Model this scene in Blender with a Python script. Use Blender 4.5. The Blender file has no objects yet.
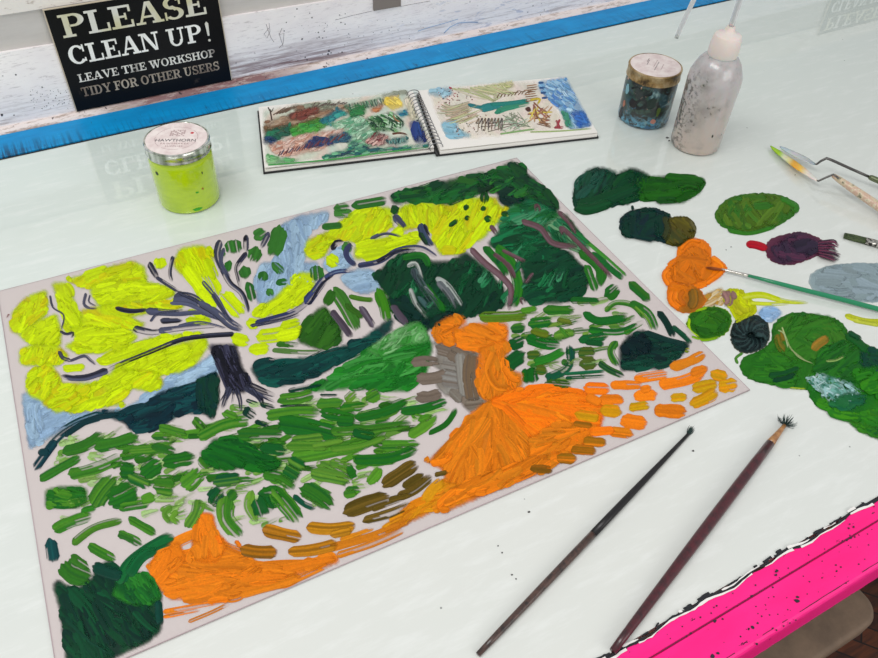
import bpy, bmesh, math, random
import numpy as np
from mathutils import Vector, Matrix
random.seed(7)
rnd = random.random
S = bpy.context.scene
COL = S.collection

# ---------------------------------------------------------------- camera frame
CX, CY, F = 439.0, 329.0, 766.007
H = 0.5266
UP = np.array([0.03773247, -0.70201668, -0.71116021])
RM = np.array([[0.87813484, -0.31635825, 0.35888252],
               [-0.47692292, -0.63803608, 0.60452833],
               [0.03773247, -0.70201668, -0.71116021]])
def ray(px, py):
    return RM @ np.array([(px-CX)/F, (py-CY)/F, 1.0])
def W(px, py, z=0.0):
    """world point at height z seen at photo pixel px,py"""
    d = ray(px, py); t = (z-H)/d[2]
    return Vector((d[0]*t, d[1]*t, z))
def VY(px, py, Y):
    d = ray(px, py); t = Y/d[1]
    return Vector((d[0]*t, Y, H+d[2]*t))
def Wz(P, zz):
    """array version: P (...,2) pixels, zz heights -> (...,3)"""
    P = np.asarray(P, float); zz = np.asarray(zz, float)
    k = np.stack([(P[..., 0]-CX)/F, (P[..., 1]-CY)/F, np.ones(P.shape[:-1])], -1) @ RM.T
    t = (zz-H)/k[..., 2]
    return np.stack([k[..., 0]*t, k[..., 1]*t, zz], -1)

def cam():
    c = bpy.data.cameras.new('camera'); o = bpy.data.objects.new('camera', c); COL.objects.link(o)
    c.sensor_fit = 'HORIZONTAL'; c.sensor_width = 36; c.lens = F*36/878
    c.clip_start = 0.01; c.clip_end = 50
    m = Matrix(((RM[0][0], -RM[0][1], -RM[0][2], 0), (RM[1][0], -RM[1][1], -RM[1][2], 0), (RM[2][0], -RM[2][1], -RM[2][2], H), (0, 0, 0, 1)))
    o.matrix_world = m
    S.camera = o
cam()

# ---------------------------------------------------------------- colours and materials
def lin(c):
    r = []
    for v in c[:3]:
        v /= 255.0
        r.append(v/12.92 if v <= 0.04045 else ((v+0.055)/1.055)**2.4)
    return tuple(r)
def lin4(c): return lin(c)+(1.0,)

def mat(name, col=(200, 200, 200), rough=0.5, metal=0.0, spec=0.5, coat=0.0, coat_rough=0.03, trans=0.0, alpha=1.0, ior=1.5, sss=0.0):
    m = bpy.data.materials.new(name); m.use_nodes = True
    b = m.node_tree.nodes['Principled BSDF']
    b.inputs['Base Color'].default_value = lin4(col)
    b.inputs['Roughness'].default_value = rough
    b.inputs['Metallic'].default_value = metal
    b.inputs['Specular IOR Level'].default_value = spec
    b.inputs['Coat Weight'].default_value = coat
    b.inputs['Coat Roughness'].default_value = coat_rough
    b.inputs['Transmission Weight'].default_value = trans
    b.inputs['Alpha'].default_value = alpha
    b.inputs['IOR'].default_value = ior
    if sss:
        b.inputs['Subsurface Weight'].default_value = sss
        b.inputs['Subsurface Scale'].default_value = 0.01
    return m
class NT:
    def __init__(s, m):
        s.m = m; s.t = m.node_tree; s.n = s.t.nodes; s.l = s.t.links; s.b = s.n['Principled BSDF']; s.co = None
    def coord(s, scale=(1, 1, 1), rot=(0, 0, 0), loc=(0, 0, 0), kind='Object'):
        t = s.n.new('ShaderNodeTexCoord'); mp = s.n.new('ShaderNodeMapping')
        mp.inputs['Scale'].default_value = scale; mp.inputs['Rotation'].default_value = rot; mp.inputs['Location'].default_value = loc
        s.l.new(t.outputs[kind], mp.inputs['Vector']); return mp.outputs['Vector']
    def noise(s, vec, scale=5, detail=4, rough=0.6, dist=0.0):
        n = s.n.new('ShaderNodeTexNoise'); n.inputs['Scale'].default_value = scale; n.inputs['Detail'].default_value = detail
        n.inputs['Roughness'].default_value = rough; n.inputs['Distortion'].default_value = dist
        s.l.new(vec, n.inputs['Vector']); return n.outputs['Fac']
    def voro(s, vec, scale=5, feature='F1'):
        n = s.n.new('ShaderNodeTexVoronoi'); n.inputs['Scale'].default_value = scale; n.feature = feature
        s.l.new(vec, n.inputs['Vector']); return n.outputs['Distance']
    def ramp(s, fac, stops, interp='LINEAR'):
        r = s.n.new('ShaderNodeValToRGB'); r.color_ramp.interpolation = interp
        e = r.color_ramp.elements
        while len(e) < len(stops): e.new(0.5)
        for el, (p, c) in zip(e, stops):
            el.position = p; el.color = lin4(c) if len(c) == 3 and max(c) > 1 else (c+(1,) if len(c) == 3 else c)
        s.l.new(fac, r.inputs['Fac']); return r.outputs['Color']
    def bw(s, fac, a, b):
        n = s.n.new('ShaderNodeMapRange'); n.inputs['From Min'].default_value = a; n.inputs['From Max'].default_value = b
        s.l.new(fac, n.inputs['Value']); return n.outputs['Result']
    def math(s, op, a, b=None):
        n = s.n.new('ShaderNodeMath'); n.operation = op
        for i, v in enumerate((a, b)):
            if v is None: continue
            if isinstance(v, (int, float)): n.inputs[i].default_value = v
            else: s.l.new(v, n.inputs[i])
        return n.outputs[0]
    def mix(s, fac, a, b, mode='MIX'):
        n = s.n.new('ShaderNodeMix'); n.data_type = 'RGBA'; n.blend_type = mode
        for k, v in ((0, fac), (6, a), (7, b)):
            if isinstance(v, (int, float)): n.inputs[k].default_value = v
            elif isinstance(v, tuple): n.inputs[k].default_value = lin4(v)
            else: s.l.new(v, n.inputs[k])
        return n.outputs[2]
    def base(s, c): s.l.new(c, s.b.inputs['Base Color'])
    def bump(s, fac, strength=0.3, dist=0.001):
        n = s.n.new('ShaderNodeBump'); n.inputs['Strength'].default_value = strength; n.inputs['Distance'].default_value = dist
        s.l.new(fac, n.inputs['Height']); s.l.new(n.outputs['Normal'], s.b.inputs['Normal'])
    def attr(s, name='Col', alpha=False):
        n = s.n.new('ShaderNodeAttribute'); n.attribute_name = name
        if alpha: s.l.new(n.outputs['Alpha'], s.b.inputs['Alpha'])
        return n.outputs['Color']
    def sep(s, vec):
        n = s.n.new('ShaderNodeSeparateXYZ'); s.l.new(vec, n.inputs[0]); return n.outputs

# ---------------------------------------------------------------- object helpers
def empty(name, label, cat, loc=(0, 0, 0), rotz=0.0, group=None):
    o = bpy.data.objects.new(name, None); COL.objects.link(o)
    o.location = loc; o.rotation_euler = (0, 0, rotz); o.empty_display_size = 0.02
    o['label'] = label; o['category'] = cat
    if group: o['group'] = group
    return o
def tag(o, label, cat, group=None):
    o['label'] = label; o['category'] = cat
    if group: o['group'] = group
    return o
def mesh(name, verts, faces, m=None, parent=None, smooth=True, cols=None, world=True):
    """verts in world space; if the parent has a location the mesh is moved into its local space"""
    me = bpy.data.meshes.new(name)
    v = np.asarray(verts, float).reshape(-1, 3)
    me.from_pydata(v.tolist(), [], [tuple(int(i) for i in f) for f in faces])
    if cols is not None:
        a = me.color_attributes.new('Col', 'FLOAT_COLOR', 'POINT')
        cols = np.asarray(cols); c = np.ones((len(v), 4), np.float32); c[:, :cols.shape[1]] = cols
        a.data.foreach_set('color', c.ravel())
    if smooth:
        me.polygons.foreach_set('use_smooth', [True]*len(me.polygons))
    me.update()
    o = bpy.data.objects.new(name, me); COL.objects.link(o)
    if m: me.materials.append(m)
    if parent is not None: adopt(o, parent)
    return o
def wm(o):
    m = Matrix.Translation(o.location) @ o.rotation_euler.to_matrix().to_4x4()
    return (wm(o.parent) @ o.matrix_parent_inverse @ m) if o.parent else m
def adopt(o, parent):
    """parent o, keeping its place in the world: geometry goes into the parent's own space"""
    o.parent = parent
    inv = wm(parent).inverted()
    o.data.transform(inv)
    return o
def bm_obj(name, bm, m=None, parent=None, smooth=False, bevel=0.0, seg=2):
    if bevel:
        bmesh.ops.bevel(bm, geom=[e for e in bm.edges if e.is_manifold and e.calc_face_angle(0) > 0.6], offset=bevel, segments=seg, affect='EDGES', profile=0.5)
    bmesh.ops.recalc_face_normals(bm, faces=bm.faces)
    me = bpy.data.meshes.new(name); bm.to_mesh(me); bm.free()
    if smooth:
        for p in me.polygons: p.use_smooth = True
    o = bpy.data.objects.new(name, me); COL.objects.link(o)
    if m: me.materials.append(m)
    if parent is not None: adopt(o, parent)
    return o
def box_bm(x0, x1, y0, y1, z0, z1, bm=None):
    bm = bm or bmesh.new()
    vs = [bm.verts.new(c) for c in ((x0, y0, z0), (x1, y0, z0), (x1, y1, z0), (x0, y1, z0), (x0, y0, z1), (x1, y0, z1), (x1, y1, z1), (x0, y1, z1))]
    for f in ((3, 2, 1, 0), (4, 5, 6, 7), (0, 1, 5, 4), (1, 2, 6, 5), (2, 3, 7, 6), (3, 0, 4, 7)):
        bm.faces.new([vs[i] for i in f])
    return bm
def lathe(name, prof, m, parent=None, c=(0, 0, 0), seg=48, smooth=True):
    """prof: list of (r, z)"""
    v = []; f = []
    for r, z in prof:
        for k in range(seg):
            a = 2*math.pi*k/seg
            v.append((c[0]+r*math.cos(a), c[1]+r*math.sin(a), c[2]+z))
    for i in range(len(prof)-1):
        for k in range(seg):
            k2 = (k+1) % seg
            f.append((i*seg+k, i*seg+k2, (i+1)*seg+k2, (i+1)*seg+k))
    f.append(tuple(range(seg))[::-1]); f.append(tuple((len(prof)-1)*seg+k for k in range(seg)))
    o = mesh(name, v, f, m, parent, smooth)
    if smooth:
        for p in o.data.polygons:
            if len(p.vertices) > 4: p.use_smooth = False
        try: o.data.set_sharp_from_angle(angle=0.7)
        except Exception: pass
    return o
def tube(name, pts, radii, m, parent=None, seg=12, flat=1.0, close=True, cols=None):
    """swept round bar through world pts; flat<1 squashes it along its own second axis"""
    pts = [Vector(p) for p in pts]; n = len(pts)
    if isinstance(radii, (int, float)): radii = [radii]*n
    t0 = (pts[1]-pts[0]).normalized()
    ref = Vector((0, 0, 1)) if abs(t0.z) < 0.95 else Vector((0, 1, 0))
    v = []; f = []; cc = []
    for i, p in enumerate(pts):
        t = (pts[min(i+1, n-1)]-pts[max(i-1, 0)]).normalized()
        u = t.cross(ref)
        if u.length < 1e-6: u = t.orthogonal()
        u.normalize(); w = u.cross(t).normalized(); ref = w
        for k in range(seg):
            a = 2*math.pi*k/seg
            v.append(p+u*math.cos(a)*radii[i]+w*math.sin(a)*radii[i]*flat)
            if cols: cc.append(lin(cols[i]))
    for i in range(n-1):
        for k in range(seg):
            k2 = (k+1) % seg
            f.append((i*seg+k, i*seg+k2, (i+1)*seg+k2, (i+1)*seg+k))
    if close:
        f.append(tuple(range(seg))[::-1]); f.append(tuple((n-1)*seg+k for k in range(seg)))
    return mesh(name, v, f, m, parent, True, cc or None)
def spline(pts, n):
    """Catmull-Rom through pts, n samples"""
    P = np.asarray(pts, float)
    if len(P) == 1: P = np.vstack([P, P+1e-3])
    if len(P) == 2:
        t = np.linspace(0, 1, n)[:, None]; return P[0]*(1-t)+P[1]*t
    Q = np.vstack([2*P[0]-P[1], P, 2*P[-1]-P[-2]])
    seg = np.linalg.norm(np.diff(P, axis=0), axis=1); cum = np.concatenate([[0], np.cumsum(seg)])
    out = []
    for s in np.linspace(0, cum[-1], n):
        i = min(max(np.searchsorted(cum, s, 'right')-1, 0), len(P)-2)
        t = (s-cum[i])/max(seg[i], 1e-9)
        a, b, c, d = Q[i], Q[i+1], Q[i+2], Q[i+3]
        out.append(0.5*((2*b)+(c-a)*t+(2*a-5*b+4*c-d)*t*t+(-a+3*b-3*c+d)*t**3))
    return np.array(out)

# ---------------------------------------------------------------- thick oil paint
rng = np.random.default_rng(11)
CELL = 2.0
class Paint:
    """brush strokes as real relief: every stroke is a ribbon of bristle tracks lying on what was painted before"""
    def __init__(s, z0, hscale=1.0):
        s.z0 = z0; s.hm = np.full((int(1100/CELL), int(1000/CELL)), z0); s.v = []; s.f = []; s.c = []; s.n = 0; s.hs = hscale; s.sat = 1.15; s.step = 1.7
    def vivid(s, c):
        mx = c.max(-1, keepdims=True); c = mx*(c/mx)**s.sat
        g = (c[..., 1:2] > c[..., 0:1]*1.15) & (c[..., 1:2] > c[..., 2:3]*1.3) & (c[..., 0:1] < 0.3)
        return np.where(g, c*np.array([0.86, 0.80, 0.78]), c)
    def _cell(s, P):
        i = np.clip(((P[..., 1]+20)/CELL).astype(int), 1, s.hm.shape[0]-2); j = np.clip(((P[..., 0]+60)/CELL).astype(int), 1, s.hm.shape[1]-2)
        return i, j
    def stroke(s, col, w, pts, col2=None, mix=0.3, dry=0.1, h=0.6, rag=0.22, var=0.10, taper=0.0, base=0.00007, soft=0.8, zc=None):
        """col, col2 sRGB; w width in px; pts path in px; h relief in mm; dry = share of missing paint"""
        pts = np.asarray(pts, float)
        L = np.sum(np.linalg.norm(np.diff(pts, axis=0), axis=1)) if len(pts) > 1 else 1
        n = int(np.clip(L/2.4, 4, 70))+1; mcol = int(np.clip(w/1.25, 4, 26))+1
        C = spline(pts, n); T = np.gradient(C, axis=0); T /= np.linalg.norm(T, axis=1)[:, None]+1e-9
        N = np.stack([-T[:, 1], T[:, 0]], 1)
        u = np.linspace(-1, 1, mcol)
        # ragged bristle ends
        wl = min(w, 0.45*L+1.5); ext = rng.uniform(-rag, rag*0.6, (2, mcol))*wl; ext = 0.6*ext+0.4*np.roll(ext, 1, 1)
        ext -= (np.abs(u)**2.5)*wl*0.45
        prof = np.ones(n)
        if taper: prof = 1-taper*np.linspace(0, 1, n)**1.3
        wob = 1+0.05*np.interp(np.arange(n), np.linspace(0, n-1, 5), rng.normal(0, 1, 5))
        P = C[:, None, :]+N[:, None, :]*(u*w/2)[None, :, None]*(prof*wob)[:, None, None]
        # move the ends
        s0 = np.linspace(1, 0, n)[:, None]**4; s1 = np.linspace(0, 1, n)[:, None]**4
        P -= T[:, None, :]*(s0*ext[0][None, :])[..., None]; P += T[:, None, :]*(s1*ext[1][None, :])[..., None]
        br = rng.uniform(0.25, 1, mcol); br = 0.6*br+0.4*np.roll(br, 1)
        hh = np.outer(0.75+0.25*np.interp(np.arange(n), np.linspace(0, n-1, 6), rng.uniform(-1, 1, 6)), br)
        edge = np.clip((1-np.abs(u))*mcol/2.6, 0, 1)[None, :]
        ends = np.clip(np.minimum(np.arange(n), np.arange(n)[::-1])/1.2+0.02, 0, 1)[:, None]
        e = edge*ends
        i, j = s._cell(P)
        under = np.maximum.reduce([s.hm[i+a, j+b] for a in (-1, 0, 1) for b in (-1, 0, 1)])
        if zc is not None: under = np.full_like(under, zc)
        z = under+base+hh*e*h*0.001*s.hs
        if zc is None: z = np.where(e < 0.05, np.minimum(z, s.hm[i, j]+0.00003), z)
        np.maximum.at(s.hm, (i.ravel(), j.ravel()), (z*0.8+under*0.2).ravel())
        X = Wz(P, z)
        # colour per bristle track
        c1 = np.array(lin(col)); c = np.tile(c1, (mcol, 1))
        if col2 is not None:
            k = np.clip(rng.normal(mix, 0.35, mcol), 0, 1)[:, None]; c = c*(1-k)+np.array(lin(col2))*k
        c = c*(1+rng.normal(0, var, (mcol, 1)))*(1+rng.normal(0, var*0.35))
        cc = np.tile(c[None], (n, 1, 1))*(1+rng.normal(0, var*0.35, (n, mcol, 1)))
        cc = np.clip(cc, 0.001, 1)
        cc = s.vivid(cc)
        # thin paint: faint rims, dry bristle tracks that run out towards the end of the stroke
        al = np.ones((n, mcol)); tt = np.linspace(0, 1, n)[:, None]
        tr = rng.random(mcol) < dry*1.6; k0 = rng.uniform(0, 0.9, mcol)
        al = np.where(tr[None, :] & (tt > k0[None, :]), rng.uniform(0.0, 0.3, mcol)[None, :], al)
        run = rng.uniform(0.0, 0.35, mcol)*(0.4+2*dry)
        al *= np.clip((1-tt)/np.maximum(run, 0.02)[None, :]+0.15, 0.25, 1)
        al *= np.where(np.abs(u) > 0.99, soft, 1)[None, :]*np.where(np.minimum(tt, 1-tt) < 1e-6, soft, 1)
        cc = np.concatenate([cc, al[..., None]], -1)
        keep = np.ones((n-1, mcol-1), bool)
        base_i = s.n
        s.v.append(X.reshape(-1, 3)); s.c.append(cc.reshape(-1, 4))
        a, b = np.nonzero(keep)
        q = base_i+a*mcol+b
        s.f.append(np.stack([q, q+1, q+mcol+1, q+mcol], 1)); s.n += n*mcol
    def area(s, poly, cols, ang, w=7, ln=22, dens=1.0, jit=12, dry=0.1, h=0.6, curve=0.0, var=0.1, fan=None, base=0.00007, wob=None, swirl=None, rag=0.22, order=True, film=0.9):
        """fill a polygon with many strokes; ang in image degrees, or fan=(x,y) strokes pointing at a centre, swirl=(x,y) round a centre"""
        if film: s.film(poly, cols, amax=film, step=s.step)
        poly = np.asarray(poly, float); x0, y0 = poly.min(0); x1, y1 = poly.max(0)
        A = 0.5*abs(np.dot(poly[:, 0], np.roll(poly[:, 1], 1))-np.dot(poly[:, 1], np.roll(poly[:, 0], 1)))
        cnt = int(dens*1.9*A/(w*ln))+1; made = 0; tries = 0
        c = []
        while made < cnt and tries < cnt*40:
            tries += 1
            p = np.array([rng.uniform(x0, x1), rng.uniform(y0, y1)])
            if not inside(poly, p): continue
            c.append(p); made += 1
        if order: c.sort(key=lambda p: p[1]+rng.uniform(-14, 14))
        cc_ = np.array(c); gi, gj = s._cell(cc_); zc = float(np.quantile(s.hm[gi, gj], 0.9)) if len(c) else s.z0
        for n_, p in enumerate(c):
            if fan is not None: a = math.degrees(math.atan2(p[1]-fan[1], p[0]-fan[0]))
            elif swirl is not None: a = math.degrees(math.atan2((p[1]-swirl[1])*1.3, p[0]-swirl[0]))+90
            else: a = ang
            a = math.radians(a+rng.normal(0, jit)); l = ln*rng.uniform(0.8, 1.6); d = np.array([math.cos(a), math.sin(a)]); nn = np.array([-d[1], d[0]])
            def clip(sg):
                q = l/2
                while q > 1.5 and not inside(poly, p+d*sg*q): q -= 1.5
                return p+d*sg*q
            a0, a1 = clip(-1), clip(1)
            if np.linalg.norm(a1-a0) < w*0.5: a0, a1 = p-d*w*0.3, p+d*w*0.3
            ww = w*rng.uniform(0.7, 1.2)
            k = cols[rng.integers(len(cols))]; k2 = cols[rng.integers(len(cols))]
            s.stroke(k, ww, [a0, (a0+a1)/2+nn*l*(curve+rng.normal(0, 0.04)), a1], k2, 0.4, dry, h*0.5, rag, var, 0.15, 0.00002, 1.0, zc+n_*0.0000025)
    def film(s, poly, cols, h=0.05, step=2.6, var=0.05, amax=0.9, grow=0.0):
        """a thin scraped layer over a polygon, fading out at its rim"""
        poly = np.asarray(poly, float); ctr = poly.mean(0); d = poly-ctr; poly = ctr+d*(1+grow/np.linalg.norm(d, axis=1))[:, None]
        x0, y0 = poly.min(0)-step*2; x1, y1 = poly.max(0)+step*2
        xs = np.arange(x0, x1+step, step); ys = np.arange(y0, y1+step, step)
        G = np.stack(np.meshgrid(xs, ys), -1); ny, nx = G.shape[:2]
        r = np.zeros((ny, nx), bool); X_, Y_ = G[..., 0], G[..., 1]; k = len(poly)-1
        for i in range(len(poly)):
            (xi, yi), (xj, yj) = poly[i], poly[k]
            with np.errstate(divide='ignore', invalid='ignore'):
                r ^= ((yi > Y_) != (yj > Y_)) & (X_ < (xj-xi)*(Y_-yi)/(yj-yi+1e-12)+xi)
            k = i
        a = r.astype(float); b = np.pad(a, 1)
        soft = sum(b[1+p:1+p+ny, 1+q:1+q+nx] for p in (-1, 0, 1) for q in (-1, 0, 1))/9
        soft = np.clip(soft*1.15+rng.normal(0, 0.06, soft.shape)*(soft < 0.95), 0, 1)*(soft > 0.2)
        i, j = s._cell(G); z = s.hm[i, j]+h*0.001
        cs = np.array([lin(c) for c in cols]); ph = rng.uniform(0, 6, 2)
        f = (0.5+0.5*np.sin(X_*0.09+ph[0]+1.3*np.sin(Y_*0.11+ph[1])))*(len(cs)-1); f0 = np.floor(f).astype(int).clip(0, len(cs)-1); f1 = (f0+1).clip(0, len(cs)-1); fr = (f-f0)[..., None]
        cc = (cs[f0]*(1-fr)+cs[f1]*fr)*(1+rng.normal(0, var, (ny, nx, 1)))
        cc = s.vivid(np.clip(cc, 0.001, 1))
        cc = np.concatenate([cc, (soft*amax)[..., None]], -1)
        X = Wz(G, z); b0 = s.n; s.v.append(X.reshape(-1, 3)); s.c.append(cc.reshape(-1, 4))
        ok = soft > 0; np.maximum.at(s.hm, (i[ok], j[ok]), z[ok])
        q = ok[:-1, :-1] | ok[1:, :-1] | ok[:-1, 1:] | ok[1:, 1:]
        a_, b_ = np.nonzero(q); v = b0+a_*nx+b_
        s.f.append(np.stack([v, v+1, v+nx+1, v+nx], 1)); s.n += nx*ny
    def flush(s, name, m, parent=None):
        """everything painted since the last flush becomes ONE mesh"""
        v = np.concatenate(s.v); f = np.concatenate(s.f); c = np.concatenate(s.c)
        used = np.zeros(len(v), bool); used[f.ravel()] = True; idx = np.cumsum(used)-1
        o = mesh(name, v[used], idx[f], m, parent, True, c[used])
        s.v, s.f, s.c, s.n = [], [], [], 0
        return o
def inside(poly, p):
    x, y = p; r = False; n = len(poly); j = n-1
    for i in range(n):
        xi, yi = poly[i]; xj, yj = poly[j]
        if (yi > y) != (yj > y) and x < (xj-xi)*(y-yi)/(yj-yi)+xi: r = not r
        j = i
    return r
def blob(P, poly, cols, h=1.5, ring=10, edge_col=None, rough=0.35):
    """a pool of paint with a domed, ragged-edged body; poly star-shaped in px; added to the current mesh of P"""
    poly = np.asarray(poly, float); n = len(poly)
    C = spline(np.vstack([poly, poly[:1]]), n*8)[:-1]; N = len(C); ctr = C.mean(0)
    C = C+(C-ctr)/np.linalg.norm(C-ctr, axis=1)[:, None]*rng.normal(0, 0.45, N)[:, None]
    ts = [1.0, 0.985, 0.95, 0.88]+list(np.linspace(0.8, 0.02, ring)); prof = [0.0, 0.45, 0.8, 1.0]+[1.0]*ring
    G = np.stack([ctr+(C-ctr)*t for t in ts], 0)
    ph = rng.uniform(0, 6, 4)
    z = np.array(prof)[:, None]*h*0.001*(1+0.12*np.sin(G[..., 0]*0.5+ph[0])*np.cos(G[..., 1]*0.6+ph[1])+0.05*rng.normal(size=G.shape[:2]))
    i, j = P._cell(G); under = P.hm[i, j]; Z = under+z; Z[0] = P.z0-0.00005
    np.maximum.at(P.hm, (i.ravel(), j.ravel()), Z.ravel())
    cs = np.array([lin(c) for c in cols]); k = (0.5+0.5*np.sin(G[..., 0]*0.11+ph[2]+G[..., 1]*0.07))*(len(cs)-1)
    a = np.clip(np.floor(k).astype(int), 0, len(cs)-1); b = np.clip(a+1, 0, len(cs)-1); fr = (k-a)[..., None]
    cc = cs[a]*(1-fr)+cs[b]*fr
    if edge_col: cc[:2] = np.array(lin(edge_col))
    cc = P.vivid(np.clip(cc*(1+rng.normal(0, 0.06, G.shape[:2]+(1,))), 0.001, 1)); al = np.ones(G.shape[:2]+(1,)); al[0] = 0.35; cc = np.concatenate([cc, al], -1)
    X = Wz(G, Z); b0 = P.n; R_ = len(ts)
    P.v.append(X.reshape(-1, 3)); P.c.append(cc.reshape(-1, 4))
    q = np.array([[b0+r*N+t, b0+r*N+(t+1) % N, b0+(r+1)*N+(t+1) % N, b0+(r+1)*N+t] for r in range(R_-1) for t in range(N)])
    P.f.append(q); P.n += R_*N
# ================================================================ SETTING
XL, XR = -0.75, 2.35
def struct(o):
    o['kind'] = 'structure'; return o
# floor
m = mat('floor_wood', (70, 32, 18), 0.55); t = NT(m)
co = t.coord((1, 9, 1), (0, 0, 0.5)); n1 = t.noise(co, 6, 6, 0.7)
wv = t.n.new('ShaderNodeTexBrick'); t.l.new(t.coord((1, 1, 1), (0, 0, 0.9)), wv.inputs['Vector'])
wv.inputs['Scale'].default_value = 7; wv.inputs['Mortar Size'].default_value = 0.012; wv.inputs['Brick Width'].default_value = 2.5
wv.inputs['Color1'].default_value = lin4((120, 62, 30)); wv.inputs['Color2'].default_value = lin4((58, 22, 12)); wv.inputs['Mortar'].default_value = lin4((15, 8, 6))
t.base(t.mix(t.bw(n1, 0.35, 0.7), (30, 10, 6), wv.outputs['Color']))
struct(bm_obj('floor', box_bm(-2.2, 3.6, -2.0, 1.9, -0.90, -0.85), m))

# wall board behind the table (scuffed white paint, purple-brown at its foot)
def wall_mat():
    m = mat('scuffed_white_paint', (226, 220, 221), 0.55); t = NT(m)
    co = t.coord()
    z = t.sep(co)[2]; x = t.sep(co)[0]
    long_ = t.noise(t.coord((3, 3, 60)), 4, 6, 0.7)
    fine = t.noise(t.coord((14, 14, 120)), 5, 5, 0.7)
    blot = t.noise(t.coord((5, 5, 9)), 3, 5, 0.6)
    c = t.mix(t.bw(blot, 0.35, 0.7), (250, 245, 244), (238, 231, 233))
    c = t.mix(t.math('MULTIPLY', t.bw(fine, 0.56, 0.68), 0.5), c, (150, 136, 140))
    # stain along the foot, strongest behind the sign's right end
    low = t.bw(z, 0.050, 0.012)
    mid = t.math('MULTIPLY', t.bw(x, 0.02, 0.18), t.bw(x, 0.52, 0.33))
    st = t.math('MULTIPLY', t.math('MULTIPLY', low, mid), t.bw(long_, 0.38, 0.56))
    c = t.mix(st, c, (120, 84, 88))
    low2 = t.bw(z, 0.045, 0.010)
    st2 = t.math('MULTIPLY', low2, t.bw(long_, 0.50, 0.62))
    c = t.mix(t.math('MULTIPLY', st2, 0.6), c, (140, 120, 116))
    # faint blue and violet rubbed marks on the right
    sw = t.noise(t.coord((6, 6, 24), (0, 0.35, 0)), 5, 5, 0.65, 1.0)
    r_ = t.math('MULTIPLY', t.bw(sw, 0.58, 0.64), t.bw(x, 0.40, 0.6))
    c = t.mix(t.math('MULTIPLY', r_, 0.55), c, (150, 160, 190))
    sp = t.voro(t.coord((1, 1, 1)), 130)
    spn = t.noise(co, 22, 3)
    c = t.mix(t.math('MULTIPLY', t.bw(sp, 0.17, 0.10), t.bw(spn, 0.56, 0.62)), c, (40, 34, 40))
    t.base(c); t.bump(fine, 0.25, 0.0006); return m
MW = wall_mat()
def extr(name, prof_xz, y0, y1, m, parent=None, bevel=0.0):
    bm = bmesh.new()
    a = [bm.verts.new((x, y0, z)) for x, z in prof_xz]; b = [bm.verts.new((x, y1, z)) for x, z in prof_xz]
    bm.faces.new(a); bm.faces.new(b[::-1]); n = len(a)
    for i in range(n): bm.faces.new((a[i], b[i], b[(i+1) % n], a[(i+1) % n]))
    return bm_obj(name, bm, m, parent, False, bevel)
YW = 0.9914
struct(extr('wall_back', [(XL, -0.85), (XR, -0.85), (XR, 0.0760), (0.40, 0.0905), (-0.03, 0.0971), (XL, 0.1040)], YW, YW+0.06, MW))
mg = mat('grey_wall_band', (190, 186, 184), 0.6); t = NT(mg)
t.base(t.mix(t.bw(t.noise(t.coord((2, 2, 12)), 5, 5, 0.6), 0.35, 0.7), (202, 198, 195), (186, 181, 178)))
struct(extr('trim_1', [(XL, 0.05), (XR, 0.05), (XR, 0.1385), (XL, 0.1385)], YW+0.004, YW+0.05, mg))
ml = mat('chipped_cream_paint', (226, 220, 214), 0.55); t = NT(ml)
nz = t.noise(t.coord((14, 14, 30)), 4, 6, 0.7)
t.base(t.mix(t.bw(nz, 0.55, 0.68), (228, 223, 218), (150, 132, 122))); t.bump(nz, 0.4, 0.001)
struct(bm_obj('trim_2', box_bm(XL, XR, YW+0.001, YW+0.06, 0.1385, 0.185), ml, None, False, 0.002))
# rounded bead between the blue rail and the wall board
bm = bmesh.new(); NB = 9; rows = []; NX = 260
for i in range(NX+1):
    x = XL+(XR-XL)*i/NX; row = []
    for k in range(NB):
        a = math.pi/2*k/(NB-1)
        r1 = 0.0105*(1+0.05*math.sin(x*41)+0.05*rnd())
        row.append(bm.verts.new((x, YW+0.0005-r1*math.cos(a), -0.001+0.0085*math.sin(a)*(1+0.06*rnd()))))
    rows.append(row)
for i in range(NX):
    for k in range(NB-1): bm.faces.new((rows[i][k], rows[i+1][k], rows[i+1][k+1], rows[i][k+1]))
mb = mat('worn_bead_paint', (216, 200, 196), 0.5); t = NT(mb)
x = t.sep(t.coord())[0]; nn = t.noise(t.coord((9, 40, 40)), 4, 6, 0.75)
mid = t.math('MULTIPLY', t.bw(x, 0.05, 0.12), t.bw(x, 0.36, 0.28))
c = t.mix(t.bw(nn, 0.50, 0.62), (228, 216, 212), (170, 150, 138))
c = t.mix(t.math('MULTIPLY', mid, t.bw(nn, 0.62, 0.5)), c, (132, 96, 96))
c = t.mix(t.bw(t.noise(t.coord((20, 20, 20)), 6, 3), 0.66, 0.7), c, (60, 44, 50))
t.base(c); t.bump(nn, 0.5, 0.001)
struct(bm_obj('trim_3', bm, mb, None, True))
mu = mat('upper_wall_paint', (222, 224, 224), 0.8)
struct(bm_obj('wall_far', box_bm(-2.2, 3.6, 1.85, 1.9, -0.85, 2.55), mu))
struct(bm_obj('window_sill', box_bm(XL, XR, YW+0.0615, 1.85, 0.15, 0.183), mu))
bpy.data.objects['window_sill'].name = 'trim_4'

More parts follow.
